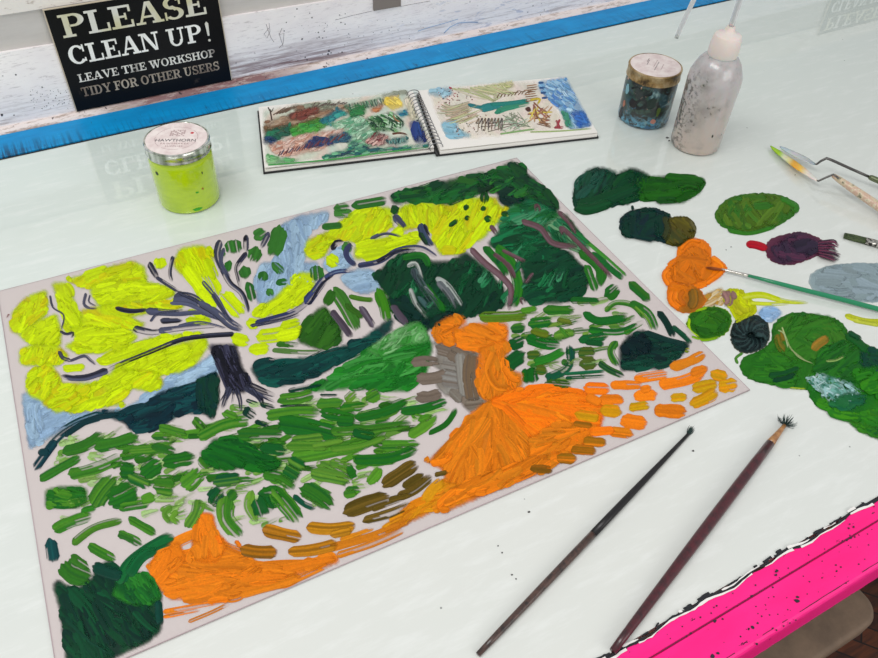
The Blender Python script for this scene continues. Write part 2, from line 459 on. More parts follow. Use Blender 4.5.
# paint marks and a drawn shading step on the wall board
md = mat('dark_splash', (36, 30, 38), 0.6)
def flake_mesh(name, pts, m, parent=None, kind='wall', r0=0.0012, d=0.0003):
    bm = bmesh.new()
    for px, py, r in pts:
        c = VY(px, py, YW) if kind == 'wall' else W(px, py, 0)
        k = 7; ring = []; a0 = rnd()*6
        for q in range(k):
            a = a0+q*2*math.pi/k; rr = r*(0.6+0.8*rnd())*0.001
            if kind == 'wall': ring.append((c.x+rr*math.cos(a), c.z+rr*math.sin(a)))
            else: ring.append((c.x+rr*1.3*math.cos(a), c.y+rr*math.sin(a)))
        if kind == 'wall':
            f = [bm.verts.new((x_, YW-d, z_)) for x_, z_ in ring]; g = [bm.verts.new((x_, YW+0.0002, z_)) for x_, z_ in ring]
        else:
            f = [bm.verts.new((x_, y_, kind+d)) for x_, y_ in ring]; g = [bm.verts.new((x_, y_, kind-0.0002)) for x_, y_ in ring]
        bm.faces.new(f)
        for q in range(k): bm.faces.new((f[q], g[q], g[(q+1) % k], f[(q+1) % k]))
    return bm_obj(name, bm, m, parent)
wall = bpy.data.objects['wall_back']
sp = [(302, 39, 1.4), (329, 51, 1.5), (331, 53, 1.0), (328, 54, 1.4), (336, 55, 0.9), (342, 52, 1.1), (344, 55, 1.3), (345, 58, 1.0), (344.5, 60, 0.8), (353, 13, 0.8), (345, 24, 0.9), (317, 38, 0.7), (42, 87, 0.8), (14, 115, 0.9), (2, 115, 1.3), (311, 20, 0.7), (236, 63, 0.8), (400, 38, 0.7), (398, 30, 0.6), (404, 45, 0.6)]
for k in range(70): sp.append((300+rnd()*150, 20+rnd()*45, 0.25+0.35*rnd()))
for k in range(60): sp.append((30+rnd()*40, 92+rnd()*18-rnd()*4, 0.25+0.35*rnd()))
sp = [q for q in sp if 0.014 < VY(q[0], q[1], YW).z < 0.064 or (q[0] < 300 and 0.014 < VY(q[0], q[1], YW).z < 0.09)]
flake_mesh('paint_splash', sp, md, wall)['kind'] = 'stuff'
mp = mat('scribble_shade_grey', (120, 112, 120), 0.8)
def wall_line(name, pts, r, m, parent=wall):
    return tube(name, [VY(x_, y_, YW)+Vector((0, -0.0001, 0)) for x_, y_ in pts], r*0.001, m, parent, 6)
for q in ([(266, 24), (268, 30), (271, 38), (274, 42)], [(269, 23), (270, 31), (267, 38), (264, 34), (269, 28)], [(279, 33), (281, 40), (283, 46)], [(282, 28), (279, 35), (284, 33), (283, 44), (279, 48)]):
    wall_line('scribble', q, 0.28, mp)
for q in ([(335, 20), (352, 15.5), (372, 11)], [(400, 6.5), (416, 3.5), (430, 1)]): wall_line('shade_step_line', q, 0.25, mp)  # thin grey lines painting in a faint shading step beside the bracket
mblue = mat('rubbed_blue_line', (150, 175, 205), 0.8)
wall_line('scribble', [(444, 33), (450, 27), (458, 23), (468, 22), (478, 22)], 0.7, mblue)
wall_line('scribble', [(418, 31), (430, 27), (445, 23), (458, 19)], 0.5, mblue)

# ================================================================ TABLE
tbl = empty('work_table', 'large glass-topped work table with a blue rear rail and a chipped hot pink front rail', 'table', (0.8, 0.5, -0.85))
mgl = mat('backed_glass', (222, 230, 226), 0.6, spec=0.2, coat=1.0, coat_rough=0.012); mgl.node_tree.nodes['Principled BSDF'].inputs['Coat IOR'].default_value = 1.75; t = NT(mgl)
co = t.coord(); xs = t.sep(co)
big = t.noise(t.coord((1, 1, 1)), 2.2, 3, 0.5)
sm = t.noise(t.coord((3, 14, 3), (0, 0, 0.4)), 7, 6, 0.7)
c = t.mix(t.bw(xs[1], -0.25, 0.38), (219, 220, 214), (210, 221, 215))
c = t.mix(t.math('MULTIPLY', t.bw(big, 0.4, 0.7), 0.35), c, (212, 220, 217))
c = t.mix(t.math('MULTIPLY', t.bw(sm, 0.50, 0.68), 0.28), c, (240, 242, 240))
ds = t.voro(co, 34); dn = t.noise(co, 9, 2)
c = t.mix(t.math('MULTIPLY', t.bw(ds, 0.035, 0.02), t.bw(dn, 0.50, 0.56)), c, (60, 66, 62))
t.base(c)
YI, YB0, YB1 = 0.118, 0.929, 0.981
bm_obj('glass_top', box_bm(XL, XR, YI+0.002, YB0-0.0015, -0.006, 0.0), mgl, tbl)
mun = mat('table_underside', (120, 96, 72), 0.7)
bm_obj('table_bed', box_bm(XL, XR, 0.085, YB1-0.001, -0.035, -0.0065), mun, tbl)
mblk = mat('dark_joint', (26, 28, 34), 0.7)
bm_obj('joint_strip', box_bm(XL, XR, YB0-0.0014, YB0+0.0004, -0.0064, 0.0007), mblk, tbl)
# blue rail
mbl = mat('blue_paint', (20, 132, 190), 0.5, spec=0.25); t = NT(mbl)
co = t.coord(); xs = t.sep(co)
st = t.noise(t.coord((70, 3, 3), (0, 0, 0.1)), 4, 5, 0.7); bl = t.noise(t.coord((7, 22, 1)), 3, 4, 0.6)
c = t.mix(t.bw(bl, 0.35, 0.68), (0, 146, 208), (8, 128, 188))
left = t.bw(xs[0], -0.74, -0.87)
y_in = t.bw(xs[1], 0.462, 0.432)
c = t.mix(t.math('MULTIPLY', t.math('MULTIPLY', t.bw(st, 0.44, 0.58), left), y_in), c, (22, 40, 58))
c = t.mix(t.math('MULTIPLY', t.math('MULTIPLY', t.bw(st, 0.52, 0.60), y_in), 0.5), c, (16, 80, 120))
sc = t.noise(t.coord((40, 8, 1)), 5, 5, 0.7)
c = t.mix(t.math('MULTIPLY', t.bw(sc, 0.64, 0.70), 0.7), c, (30, 60, 84))
c = t.mix(t.math('MULTIPLY', t.bw(sc, 0.34, 0.28), 0.5), c, (90, 180, 215))
t.base(c); t.bump(st, 0.2, 0.0006)
bm_obj('blue_rail', box_bm(XL, XR, YB0+0.0006, YB1, -0.034, 0.0022), mbl, tbl, False, 0.0012)
# pink rail: profile swept along x
mpk = mat('hot_pink_paint', (255, 42, 142), 0.42, spec=0.3); t = NT(mpk)
co = t.coord(); sc = t.noise(t.coord((9, 26, 9)), 6, 6, 0.7); s2 = t.noise(t.coord((2.5, 9, 9)), 5, 4, 0.6)
c = t.mix(t.bw(s2, 0.35, 0.7), (255, 26, 128), (250, 38, 140))
c = t.mix(t.bw(sc, 0.655, 0.67), c, (34, 22, 40)); t.base(c); t.bump(s2, 0.15, 0.0008)
prof = [(0.1172, -0.02), (0.1172, 0.0006), (0.1050, 0.0013), (0.1042, 0.0002), (0.1034, 0.0013), (0.0792, 0.0013), (0.0776, 0.0004), (0.0766, -0.0014), (0.0761, -0.006), (0.0760, -0.034), (0.0775, -0.037), (0.095, -0.037), (0.095, -0.0355), (0.1172, -0.0355)]
bm = bmesh.new(); NX = 500; rows = []
for i in range(NX+1):
    x = XL+(XR-XL)*i/NX
    wv = 0.0012*math.sin(x*70)+0.0009*math.sin(x*163+1)+0.0006*(rnd()-0.5)
    rows.append([bm.verts.new((x, y+(wv if k < 2 else 0)+(0.0003*(rnd()-0.5) if 5 < k < 11 else 0), z)) for k, (y, z) in enumerate(prof)])
n = len(prof)
for i in range(NX):
    for k in range(n): bm.faces.new((rows[i][k], rows[i][(k+1) % n], rows[i+1][(k+1) % n], rows[i+1][k]))
bm.faces.new(rows[0]); bm.faces.new(rows[-1][::-1])
bm_obj('pink_rail', bm, mpk, tbl)
# dark crack filler and its white chipped lip along the glass edge
def ragged(name, y0, y1, z, m, amp, step=0.004, x0=-0.05, x1=1.2, gap=0.0, th=0.0006, wav=1.0, x_w=None):
    bm = bmesh.new(); prev = None; x = x0
    while x < x1:
        x += step*(0.6+0.8*rnd())
        a = y0+amp*(rnd()-0.5)+wav*(0.0009*math.sin(x*70+0.6)+0.0007*math.sin(x*163+1)); b = y1+amp*(rnd()-0.5)+wav*(0.0012*math.sin(x*70)+0.0009*math.sin(x*163+1))
        if b-a < 0.0003: b = a+0.0003
        if rnd() < gap: prev = None; continue
        cur = [bm.verts.new((x, a, z)), bm.verts.new((x, b, z)), bm.verts.new((x, b, z-th)), bm.verts.new((x, a, z-th))]
        if prev:
            for k in range(4): bm.faces.new((prev[k], prev[(k+1) % 4], cur[(k+1) % 4], cur[k]))
        prev = cur
    return bm_obj(name, bm, m, tbl)
ragged('crack_edge', 0.1174, 0.1193, 0.0010, mblk, 0.0016, 0.003, gap=0.03)
ragged('crack_edge', 0.1196, 0.1212, 0.0008, mblk, 0.0010, 0.003, gap=0.3, wav=0.8)
mwh = mat('bare_white_chip', (235, 232, 228), 0.5)
ragged('chipped_lip', 0.1163, 0.1173, 0.0016, mwh, 0.0010, 0.005, gap=0.12)
ragged('chipped_lip', 0.1188, 0.1200, 0.0014, mwh, 0.0008, 0.004, gap=0.45, th=0.0003)
ragged('groove_line', 0.10395, 0.10455, 0.00165, mat('groove_shadow', (110, 8, 60), 0.8), 0.0002, 0.006, gap=0.03, th=0.0005, wav=0)
ragged('groove_line', 0.0794, 0.0798, 0.0016, mblk, 0.0004, 0.006, gap=0.25, th=0.0004, wav=0)
# chips on the pink paint
ch = [(850, 539, 1.5), (854, 538, 1.1), (846, 541, 1.0), (824, 550, 0.6), (796, 602, 2.4), (797, 598, 1.5), (776, 572, 1.7), (775, 576, 1.5), (751, 597, 1.6), (714, 622, 1.8), (722, 620, 1.0), (700, 618, 0.8), (712, 657, 2.4), (717, 654, 1.6), (752, 628, 1.9), (757, 624, 1.1), (761, 617, 0.9), (748, 630, 1.0), (769, 616, 0.8), (836, 572, 1.0), (840, 568, 0.9), (835, 566, 0.8), (858, 565, 0.8), (864, 560, 0.7), (845, 584, 1.0), (772, 588, 0.9), (755, 586, 0.8), (848, 529, 1.0), (853, 528, 1.2), (849, 525, 0.8), (858, 536, 0.7), (850, 548, 0.7), (756, 645, 1.2), (772, 629, 0.9), (776, 631, 0.8), (783, 627, 0.8), (789, 624, 0.8), (795, 621, 0.7), (690, 634, 1.0), (686, 637, 0.9)]
ch = [(a, b, c*0.62) for a, b, c in ch]
for k in range(90):
    y_ = 0.081+rnd()*0.034; x_ = 0.22+rnd()*0.45
    d = RM.T @ np.array([x_, y_, -H]); ch.append((d[0]/d[2]*F+CX, d[1]/d[2]*F+CY, 0.15+0.35*rnd()))
flake_mesh('paint_chip', ch, mat('old_dark_paint', (40, 30, 44), 0.7), tbl, kind=0.0014)['kind'] = 'stuff'
for x_ in (XL+0.08, XR-0.08):
    for y_ in (0.16, 0.90):
        bm_obj('leg', box_bm(x_-0.035, x_+0.035, y_-0.035, y_+0.035, -0.85, -0.0355), mun, tbl, False, 0.003)

# ================================================================ STOOL
stl = empty('stool', 'worn beige seat with rounded corners under the pink front rail of the table', 'stool', (0.545, 0.225, -0.85))
ms = mat('worn_beige_vinyl', (160, 138, 118), 0.7); t = NT(ms)
nz = t.noise(t.coord(), 22, 6, 0.7); t.base(t.mix(t.bw(nz, 0.35, 0.7), (134, 112, 92), (108, 90, 74))); t.bump(nz, 0.2, 0.001)
def rounded_slab(x0, x1, y0, y1, z0, z1, r, e=0.004):
    bm = bmesh.new(); lay = []
    for z, ins in ((z0, e), (z0+e, 0), (z1-e, 0), (z1-e*0.3, e*0.3), (z1, e)):
        ring = []
        for cx_, cy_, a0 in ((x1-r, y1-r, 0), (x0+r, y1-r, 90), (x0+r, y0+r, 180), (x1-r, y0+r, 270)):
            for k in range(9):
                a = math.radians(a0+k*90/8); ring.append(bm.verts.new((cx_+(r-ins)*math.cos(a), cy_+(r-ins)*math.sin(a), z)))
        lay.append(ring)
    n = len(lay[0])
    for i in range(len(lay)-1):
        for k in range(n): bm.faces.new((lay[i][k], lay[i][(k+1) % n], lay[i+1][(k+1) % n], lay[i+1][k]))
    bm.faces.new(lay[0][::-1]); bm.faces.new(lay[-1]); return bm
bm_obj('seat', rounded_slab(0.40, 0.695, 0.082, 0.37, -0.385, -0.35, 0.028, 0.006), ms, stl, True)
mlg = mat('dark_stool_wood', (52, 24, 14), 0.5)
for x_, y_ in ((0.44, 0.12), (0.655, 0.12), (0.44, 0.33), (0.655, 0.33)):
    tube('leg', [(x_, y_, -0.85), (x_, y_, -0.386)], 0.016, mlg, stl, 16)

# ================================================================ SIGN LETTERS
def arc(cx_, cy_, rx, ry, tx, ty, a0, a1, n=16):
    o = []; i = []
    for k in range(n+1):
        a = math.radians(a0+(a1-a0)*k/n); o.append((cx_+rx*math.cos(a), cy_+ry*math.sin(a))); i.append((cx_+(rx-tx)*math.cos(a), cy_+(ry-ty)*math.sin(a)))
    return [[o[k], o[k+1], i[k+1], i[k]] for k in range(n)]
def R4(x0, y0, x1, y1): return [(x0, y0), (x1, y0), (x1, y1), (x0, y1)]
def stem(x, w=0.2, s=0.12): return [R4(x, 0, x+w, 1), R4(x-s, 0, x+w+s, 0.1), R4(x-s, 0.9, x+w+s, 1)]
G = {}
G['P'] = (0.84, stem(0.12)+arc(0.46, 0.72, 0.36, 0.28, 0.2, 0.09, -90, 90)+[R4(0.3, 0.91, 0.47, 1), R4(0.3, 0.44, 0.47, 0.53)])
G['R'] = (0.94, G['P'][1]+[[(0.42, 0.48), (0.62, 0.48), (0.82, 0.08), (0.62, 0.04)], R4(0.62, 0, 0.94, 0.1)])
G['L'] = (0.78, stem(0.12)+[R4(0.3, 0, 0.76, 0.1), R4(0.68, 0, 0.76, 0.36)])
G['E'] = (0.82, stem(0.12)+[R4(0.3, 0, 0.78, 0.1), R4(0.7, 0, 0.78, 0.32), R4(0.3, 0.9, 0.74, 1), R4(0.66, 0.7, 0.74, 1), R4(0.3, 0.46, 0.56, 0.55), R4(0.5, 0.36, 0.57, 0.65)])
G['F'] = (0.76, stem(0.12)+[R4(0.3, 0.9, 0.74, 1), R4(0.66, 0.68, 0.74, 1), R4(0.3, 0.46, 0.56, 0.55), R4(0.5, 0.36, 0.57, 0.65)])
G['A'] = (1.0, [[(0.12, 0.05), (0.21, 0.05), (0.53, 1), (0.43, 1)], [(0.43, 1), (0.62, 1), (0.92, 0.05), (0.69, 0.05)], R4(0.25, 0.28, 0.74, 0.37), R4(0, 0, 0.34, 0.1), R4(0.58, 0, 1.0, 0.1)])
G['S'] = (0.74, arc(0.36, 0.735, 0.33, 0.275, 0.17, 0.09, 30, 265)+arc(0.37, 0.27, 0.35, 0.28, 0.18, 0.09, -150, 92)+[[(0.22, 0.60), (0.36, 0.63), (0.56, 0.44), (0.40, 0.40)], R4(0.58, 0.66, 0.65, 1.0), R4(0.03, 0.0, 0.10, 0.36)])
G['C'] = (0.9, arc(0.46, 0.5, 0.44, 0.51, 0.21, 0.1, 38, 322)+[R4(0.74, 0.62, 0.82, 1.0), R4(0.76, 0.10, 0.83, 0.3)])
G['O'] = (0.94, arc(0.46, 0.5, 0.44, 0.51, 0.2, 0.1, 0, 360, 26))
G['N'] = (1.06, [R4(0.12, 0, 0.21, 1), R4(0.78, 0, 0.87, 1), [(0.12, 1), (0.36, 1), (0.87, 0), (0.70, 0)], R4(0, 0, 0.34, 0.1), R4(0, 0.9, 0.3, 1), R4(0.66, 0.9, 1.0, 1)])
G['U'] = (1.0, [R4(0.12, 0.35, 0.32, 1), R4(0.72, 0.35, 0.81, 1), R4(0, 0.9, 0.44, 1), R4(0.6, 0.9, 0.94, 1)]+arc(0.465, 0.35, 0.345, 0.36, 0.15, 0.1, 180, 360))
G['T'] = (0.9, [R4(0.35, 0, 0.55, 1), R4(0.21, 0, 0.69, 0.1), R4(0.04, 0.9, 0.86, 1), R4(0.04, 0.68, 0.11, 1), R4(0.79, 0.68, 0.86, 1)])
G['H'] = (1.04, stem(0.12)+stem(0.70)+[R4(0.3, 0.46, 0.72, 0.55)])
G['I'] = (0.46, stem(0.12))
G['V'] = (0.98, [[(0.08, 0.95), (0.32, 0.95), (0.58, 0), (0.42, 0)], [(0.46, 0), (0.57, 0), (0.86, 0.95), (0.77, 0.95)], R4(0, 0.9, 0.42, 1), R4(0.62, 0.9, 0.98, 1)])
G['W'] = (1.36, [[(0.08, 0.95), (0.31, 0.95), (0.50, 0), (0.36, 0)], [(0.40, 0), (0.50, 0), (0.70, 0.95), (0.62, 0.95)], [(0.55, 0.95), (0.78, 0.95), (0.98, 0), (0.84, 0)], [(0.88, 0), (0.98, 0), (1.24, 0.95), (1.15, 0.95)], R4(0, 0.9, 0.40, 1), R4(0.48, 0.9, 0.86, 1), R4(1.02, 0.9, 1.36, 1)])
G['K'] = (0.98, stem(0.12)+[[(0.32, 0.36), (0.32, 0.50), (0.74, 0.94), (0.82, 0.88)], [(0.44, 0.56), (0.60, 0.68), (0.88, 0.05), (0.66, 0.05)], R4(0.60, 0, 0.98, 0.1), R4(0.60, 0.9, 0.94, 1)])
G['D'] = (0.94, stem(0.12)+arc(0.44, 0.5, 0.44, 0.5, 0.2, 0.1, -90, 90)+[R4(0.3, 0, 0.45, 0.1), R4(0.3, 0.9, 0.45, 1)])
G['Y'] = (0.94, [R4(0.38, 0, 0.58, 0.45), R4(0.24, 0, 0.72, 0.1), [(0.06, 0.95), (0.30, 0.95), (0.56, 0.42), (0.38, 0.38)], [(0.44, 0.40), (0.56, 0.42), (0.86, 0.95), (0.76, 0.95)], R4(0, 0.9, 0.38, 1), R4(0.62, 0.9, 0.96, 1)])
def lettering(name, text, x0, x1, z0, h, y, m, parent, th=0.0004, slope=0.0, gap=0.03, space=0.34):
    tw = sum((G[c][0]+gap) if c != ' ' else space for c in text)-gap
    sx = (x1-x0)/tw; bm = bmesh.new(); cur = 0; yi = 0
    for c in text:
        if c == ' ': cur += space; continue
        for q in G[c][1]:
            yi += 1; yy = y-th-(yi % 5)*0.000004
            pts = [(x0+(cur+a)*sx, z0+b*h) for a, b in q]
            ar = sum(pts[k][0]*pts[(k+1) % len(pts)][1]-pts[(k+1) % len(pts)][0]*pts[k][1] for k in range(len(pts)))
            if ar < 0: pts = pts[::-1]
            f = [bm.verts.new((a, yy, b)) for a, b in pts]; g = [bm.verts.new((a, y, b)) for a, b in pts]
            bm.faces.new(f)
            for k in range(len(f)): bm.faces.new((f[k], g[k], g[(k+1) % len(f)], f[(k+1) % len(f)]))
        cur += G[c][0]+gap
    me = bpy.data.meshes.new(name); bm.to_mesh(me); bm.free()
    o = bpy.data.objects.new(name, me); COL.objects.link(o); me.materials.append(m); adopt(o, parent); return o
mk = mat('sign_black', (14, 14, 18), 0.35, spec=0.15); t = NT(mk)
nz = t.noise(t.coord((1, 1, 1)), 30, 5, 0.7); t.base(t.mix(t.bw(nz, 0.66, 0.76), (13, 13, 17), (60, 52, 50)))
me_ = mat('sign_worn_edge', (196, 184, 164), 0.6)
def letter_mat(name, a, b, s=22, lo=0.42, hi=0.62):
    m = mat(name, a, 0.5); t = NT(m); t.base(t.mix(t.bw(t.noise(t.coord(), s, 3, 0.5), lo, hi), a, b)); return m
LM = [letter_mat('letter_grey_white', (214, 214, 208), (200, 196, 160)), letter_mat('letter_white', (240, 240, 238), (226, 226, 222)),
      letter_mat('letter_dull_white', (222, 220, 214), (120, 112, 108), 40, 0.5, 0.66), letter_mat('letter_tan', (178, 166, 150), (120, 104, 92), 30)]
def make_sign(label, dx, dz):
    YS = YW-0.0005
    s = empty('sign', label, 'sign', (0.1352+dx, YS-0.0015, 0.0087+dz), 0, 'black clean up signs')
    x0, x1, z0, z1 = 0.0318, 0.2362, 0.0087, 0.1386
    def sh(o): o.location = Vector(o.location); o.data.transform(Matrix.Translation((dx, 0, dz))); return o
    b = pan = bm_obj('panel', box_bm(x0+0.0014, x1-0.0014, YS-0.0030, YS-0.0002, z0+0.0002, z1-0.0010), mk); sh(b); adopt(b, s)
    b = bm_obj('worn_edge', box_bm(x0, x1, YS-0.0024, YS, z0, z1), me_); sh(b); adopt(b, s)
    y = YS-0.0030
    rows = [('PLEASE', (63.5, 37.3), (208, 14.3), (56.5, 14.7), 0), ('CLEAN UP', (70.5, 63.5), (203.5, 42.8), (66, 45), 1),
            ('LEAVE THE WORKSHOP', (79, 81), (216, 57.5), (76.8, 73.2), 2), ('TIDY FOR OTHER USERS', (82.5, 96), (220, 70.2), (80, 87.2), 3)]
    for txt, a, b, c, k in rows:
        A, B, C = VY(a[0], a[1], y), VY(b[0], b[1], y), VY(c[0], c[1], y)
        z = (A.z+B.z)/2
        lettering('lettering', txt, A.x+dx, B.x+dx, z+dz, C.z-A.z, y, LM[k], pan)
    # ornamental exclamation mark
    A, B = VY(209.5, 41.5, y), VY(206.5, 23, y)
    bm = bmesh.new(); cx_ = (A.x+B.x)/2+dx; h = B.z-A.z; zb = A.z+dz
    for pts in [[(cx_-0.0012, zb+h*0.32), (cx_+0.0012, zb+h*0.32), (cx_+0.0022, zb+h*0.98), (cx_, zb+h*1.08), (cx_-0.0022, zb+h*0.98)], [(cx_+0.0017*math.cos(k*0.785), zb+0.0017+0.0017*math.sin(k*0.785)) for k in range(8)]]:
        f = [bm.verts.new((a, y-0.0004, b)) for a, b in pts]; g = [bm.verts.new((a, y, b)) for a, b in pts]; bm.faces.new(f)
        for k in range(len(f)): bm.faces.new((f[k], g[k], g[(k+1) % len(f)], f[(k+1) % len(f)]))
    bm_obj('exclamation_mark', bm, LM[0], pan)
    return s
make_sign('black sign with white lettering asking to clean up, fixed above the blue rail', 0, 0)
make_sign('second black clean-up sign further right on the wall, seen mirrored in the glass', 1.440, 0.018)

# small grey bracket at the top of the wall board
br = extr('metal_bracket', [(0.4515, 0.0672), (0.4942, 0.0668), (0.4942, 0.097), (0.4515, 0.100)], YW-0.003, YW-0.0002, mat('bracket_grey', (128, 118, 112), 0.5))
tag(br, 'small taupe-grey plate at the top edge of the wall board', 'bracket')
# ================================================================ JARS
def label_text(name, txt, size, loc, rot, m, parent, spacing=1.0):
    cu = bpy.data.curves.new(name, 'FONT'); cu.body = txt; cu.size = size; cu.align_x = 'CENTER'; cu.align_y = 'CENTER'; cu.extrude = 0.00008; cu.space_character = spacing
    o = bpy.data.objects.new(name, cu); COL.objects.link(o)
    dg = bpy.context.evaluated_depsgraph_get(); me = bpy.data.meshes.new_from_object(o.evaluated_get(dg))
    bpy.data.objects.remove(o)
    o = bpy.data.objects.new(name, me); COL.objects.link(o); me.materials.clear(); me.materials.append(m)
    me.transform(Matrix.Translation(loc) @ Matrix.Rotation(rot, 4, 'Z')); adopt(o, parent); return o
def jar_lid(j, c, r, z0, z1, mlid, mlab, rot):
    l_ = lathe('lid', [(r*0.96, z0), (r, z0+0.0008), (r, z0+0.0018), (r*0.985, z0+0.0026), (r*0.985, z1-0.002), (r, z1-0.0012), (r*0.985, z1), (r*0.94, z1+0.0002), (r*0.92, z1-0.0003), (0.001, z1-0.0003)], mlid, j, c, 64)
    lathe('lid_label', [(r*0.93, z1-0.0003), (r*0.925, z1+0.0002), (0.001, z1+0.0002)], mlab, l_, c, 64); return l_
mdk = mat('label_print', (90, 84, 88), 0.7); mfa = mat('label_print_faint', (176, 150, 150), 0.7); mrd = mat('label_red', (190, 40, 50), 0.7)
c1 = (0.112, 0.760, 0)
j = empty('ink_jar', 'lidded glass jar of bright lime green ink beside the blue rail', 'jar', c1)
mlime = mat('lime_ink_in_glass', (160, 205, 0), 0.25, coat=1.0, coat_rough=0.02); t = NT(mlime)
nz = t.noise(t.coord((20, 20, 60)), 3, 4, 0.6); t.base(t.mix(t.bw(nz, 0.35, 0.7), (180, 208, 0), (164, 194, 0)))
lathe('body', [(0.0005, 0.0), (0.030, 0.0), (0.0333, 0.0016), (0.0341, 0.005), (0.0341, 0.056), (0.0334, 0.060), (0.0322, 0.0622), (0.0322, 0.0634), (0.001, 0.0634)], mlime, j, c1, 64)
msil = mat('silver_lid', (205, 205, 200), 0.18, metal=1.0); t = NT(msil)
nz = t.noise(t.coord((60, 60, 8)), 2, 3, 0.5); t.base(t.mix(t.bw(nz, 0.4, 0.62), (222, 222, 216), (130, 140, 120)))
mlb = mat('pink_white_label', (228, 212, 208), 0.5); t = NT(mlb)
nz = t.noise(t.coord(), 90, 4, 0.6); t.base(t.mix(t.bw(nz, 0.4, 0.7), (234, 222, 218), (212, 192, 190)))
jl = jar_lid(j, c1, 0.0347, 0.0635, 0.0762, msil, mlb, 0)
la = math.radians(-25); ZL = 0.0765
def LP(a, b, z=ZL): return (c1[0]+a*math.cos(la)-b*math.sin(la), c1[1]+a*math.sin(la)+b*math.cos(la), z)
label_text('label_text', 'HAWTHORN', 0.0072, LP(0, -0.0045), la, mdk, jl)
label_text('label_text', 'PRINTMAKER', 0.0042, LP(0, -0.0110), la, mfa, jl, 1.25)
label_text('label_text', 'SUPPLIES', 0.0040, LP(0, -0.0160), la, mfa, jl, 1.2)
bm = bmesh.new()
for k in range(6):
    for q in range(7):
        if rnd() < 0.8:
            a, b = -0.008+q*0.0023, 0.004+k*0.0022
            f = [bm.verts.new(LP(a+x_, b+y_, ZL+0.0001)) for x_, y_ in ((0, 0), (0.0017, 0), (0.0017, 0.0013), (0, 0.0013))]; bm.faces.new(f)
bm_obj('label_emblem', bm, mfa, jl)
p_ = LP(0.015, 0.0105); lathe('label_dot', [(0.0019, ZL-0.0001), (0.0017, ZL+0.0001), (0.0002, ZL+0.0001)], mrd, jl, (p_[0], p_[1], 0), 12)
bm = bmesh.new(); R0 = 0.0225; NR = 72
for k in range(NR):
    if k % 12 in (4, 5): continue
    a, b = 2*math.pi*k/NR, 2*math.pi*(k+1)/NR
    bm.faces.new([bm.verts.new((c1[0]+rr*math.cos(q), c1[1]+rr*math.sin(q), ZL)) for rr, q in ((R0, a), (R0, b), (R0-0.0004, b), (R0-0.0004, a))][::-1])
bm_obj('label_ring', bm, mfa, jl)
# little smears on the side of the jar
def side_smear(parent, c, r, ang, z, w, h, m, n=6):
    bm = bmesh.new(); pts = []
    for k in range(9):
        a = k*2*math.pi/9; pts.append((ang+w*math.cos(a)*(0.7+0.5*rnd())/r, z+h*math.sin(a)*(0.7+0.5*rnd())))
    f = [bm.verts.new((c[0]+(r+0.0003)*math.cos(a), c[1]+(r+0.0003)*math.sin(a), q)) for a, q in pts]; bm.faces.new(f)
    g = [bm.verts.new((c[0]+(r-0.0001)*math.cos(a), c[1]+(r-0.0001)*math.sin(a), q)) for a, q in pts]
    for k in range(9): bm.faces.new((f[k], g[k], g[(k+1) % 9], f[(k+1) % 9]))
    return bm_obj('paint_smear', bm, m, parent)
mgs = mat('green_smear', (50, 160, 20), 0.4); mbs = mat('dark_smear', (40, 60, 24), 0.5); mor = mat('brown_smear', (150, 100, 30), 0.5)
cam_a = math.atan2(-c1[1], -c1[0])
side_smear(j, c1, 0.0341, cam_a+0.55, 0.048, 0.0007, 0.0018, mbs)
side_smear(j, c1, 0.0341, cam_a+0.25, 0.027, 0.0020, 0.0010, mgs)
side_smear(j, c1, 0.0341, cam_a+0.45, 0.029, 0.0016, 0.0012, mor)
side_smear(j, c1, 0.0341, cam_a+0.15, 0.006, 0.0060, 0.0020, mgs)
side_smear(j, c1, 0.0341, cam_a-0.95, 0.050, 0.0020, 0.0030, mbs)

# jar covered in old paint
c2 = (0.7045, 0.678, 0)
j2 = empty('paint_jar', 'lidded jar crusted with dark teal and blue paint, next to the squeeze bottle', 'jar', c2)
m = mat('crusted_paint', (30, 50, 50), 0.4, coat=0.5); t = NT(m)
co = t.coord(); a = t.noise(t.coord((1, 1, 1)), 42, 3, 0.55, 0.6); b = t.noise(t.coord((1, 1, 1), (0, 0, 0), (3, 1, 2)), 55, 3, 0.6, 0.8); d = t.noise(t.coord((1, 1, 1), (0, 0, 0), (7, 5, 1)), 120, 4, 0.7)
c = t.ramp(a, [(0.0, (16, 26, 28)), (0.46, (20, 34, 34)), (0.50, (40, 66, 50)), (0.57, (36, 70, 80)), (0.64, (120, 150, 150))])
lowz = t.bw(t.sep(t.coord())[2], 0.024, 0.008); c = t.mix(t.math('MULTIPLY', t.bw(d, 0.42, 0.55), lowz), c, (84, 150, 178)); c = t.mix(t.bw(b, 0.60, 0.63), c, (34, 92, 128)); c = t.mix(t.bw(b, 0.42, 0.39), c, (24, 30, 30)); c = t.mix(t.bw(d, 0.63, 0.67), c, (190, 150, 130)); t.base(c); t.bump(a, 0.5, 0.002)
lathe('body', [(0.001, 0), (0.029, 0), (0.0318, 0.0016), (0.0338, 0.005), (0.0338, 0.054), (0.0328, 0.059), (0.0318, 0.061), (0.001, 0.061)], m, j2, c2, 64)
mgd = mat('paint_stained_lid', (150, 130, 90), 0.4, metal=0.35); t = NT(mgd)
nz = t.noise(t.coord(), 70, 4, 0.6); t.base(t.ramp(nz, [(0.3, (60, 44, 30)), (0.45, (150, 122, 76)), (0.6, (186, 164, 128)), (0.7, (110, 110, 70))]))
jl2 = jar_lid(j2, c2, 0.0347, 0.061, 0.0755, mgd, mlb, 0)
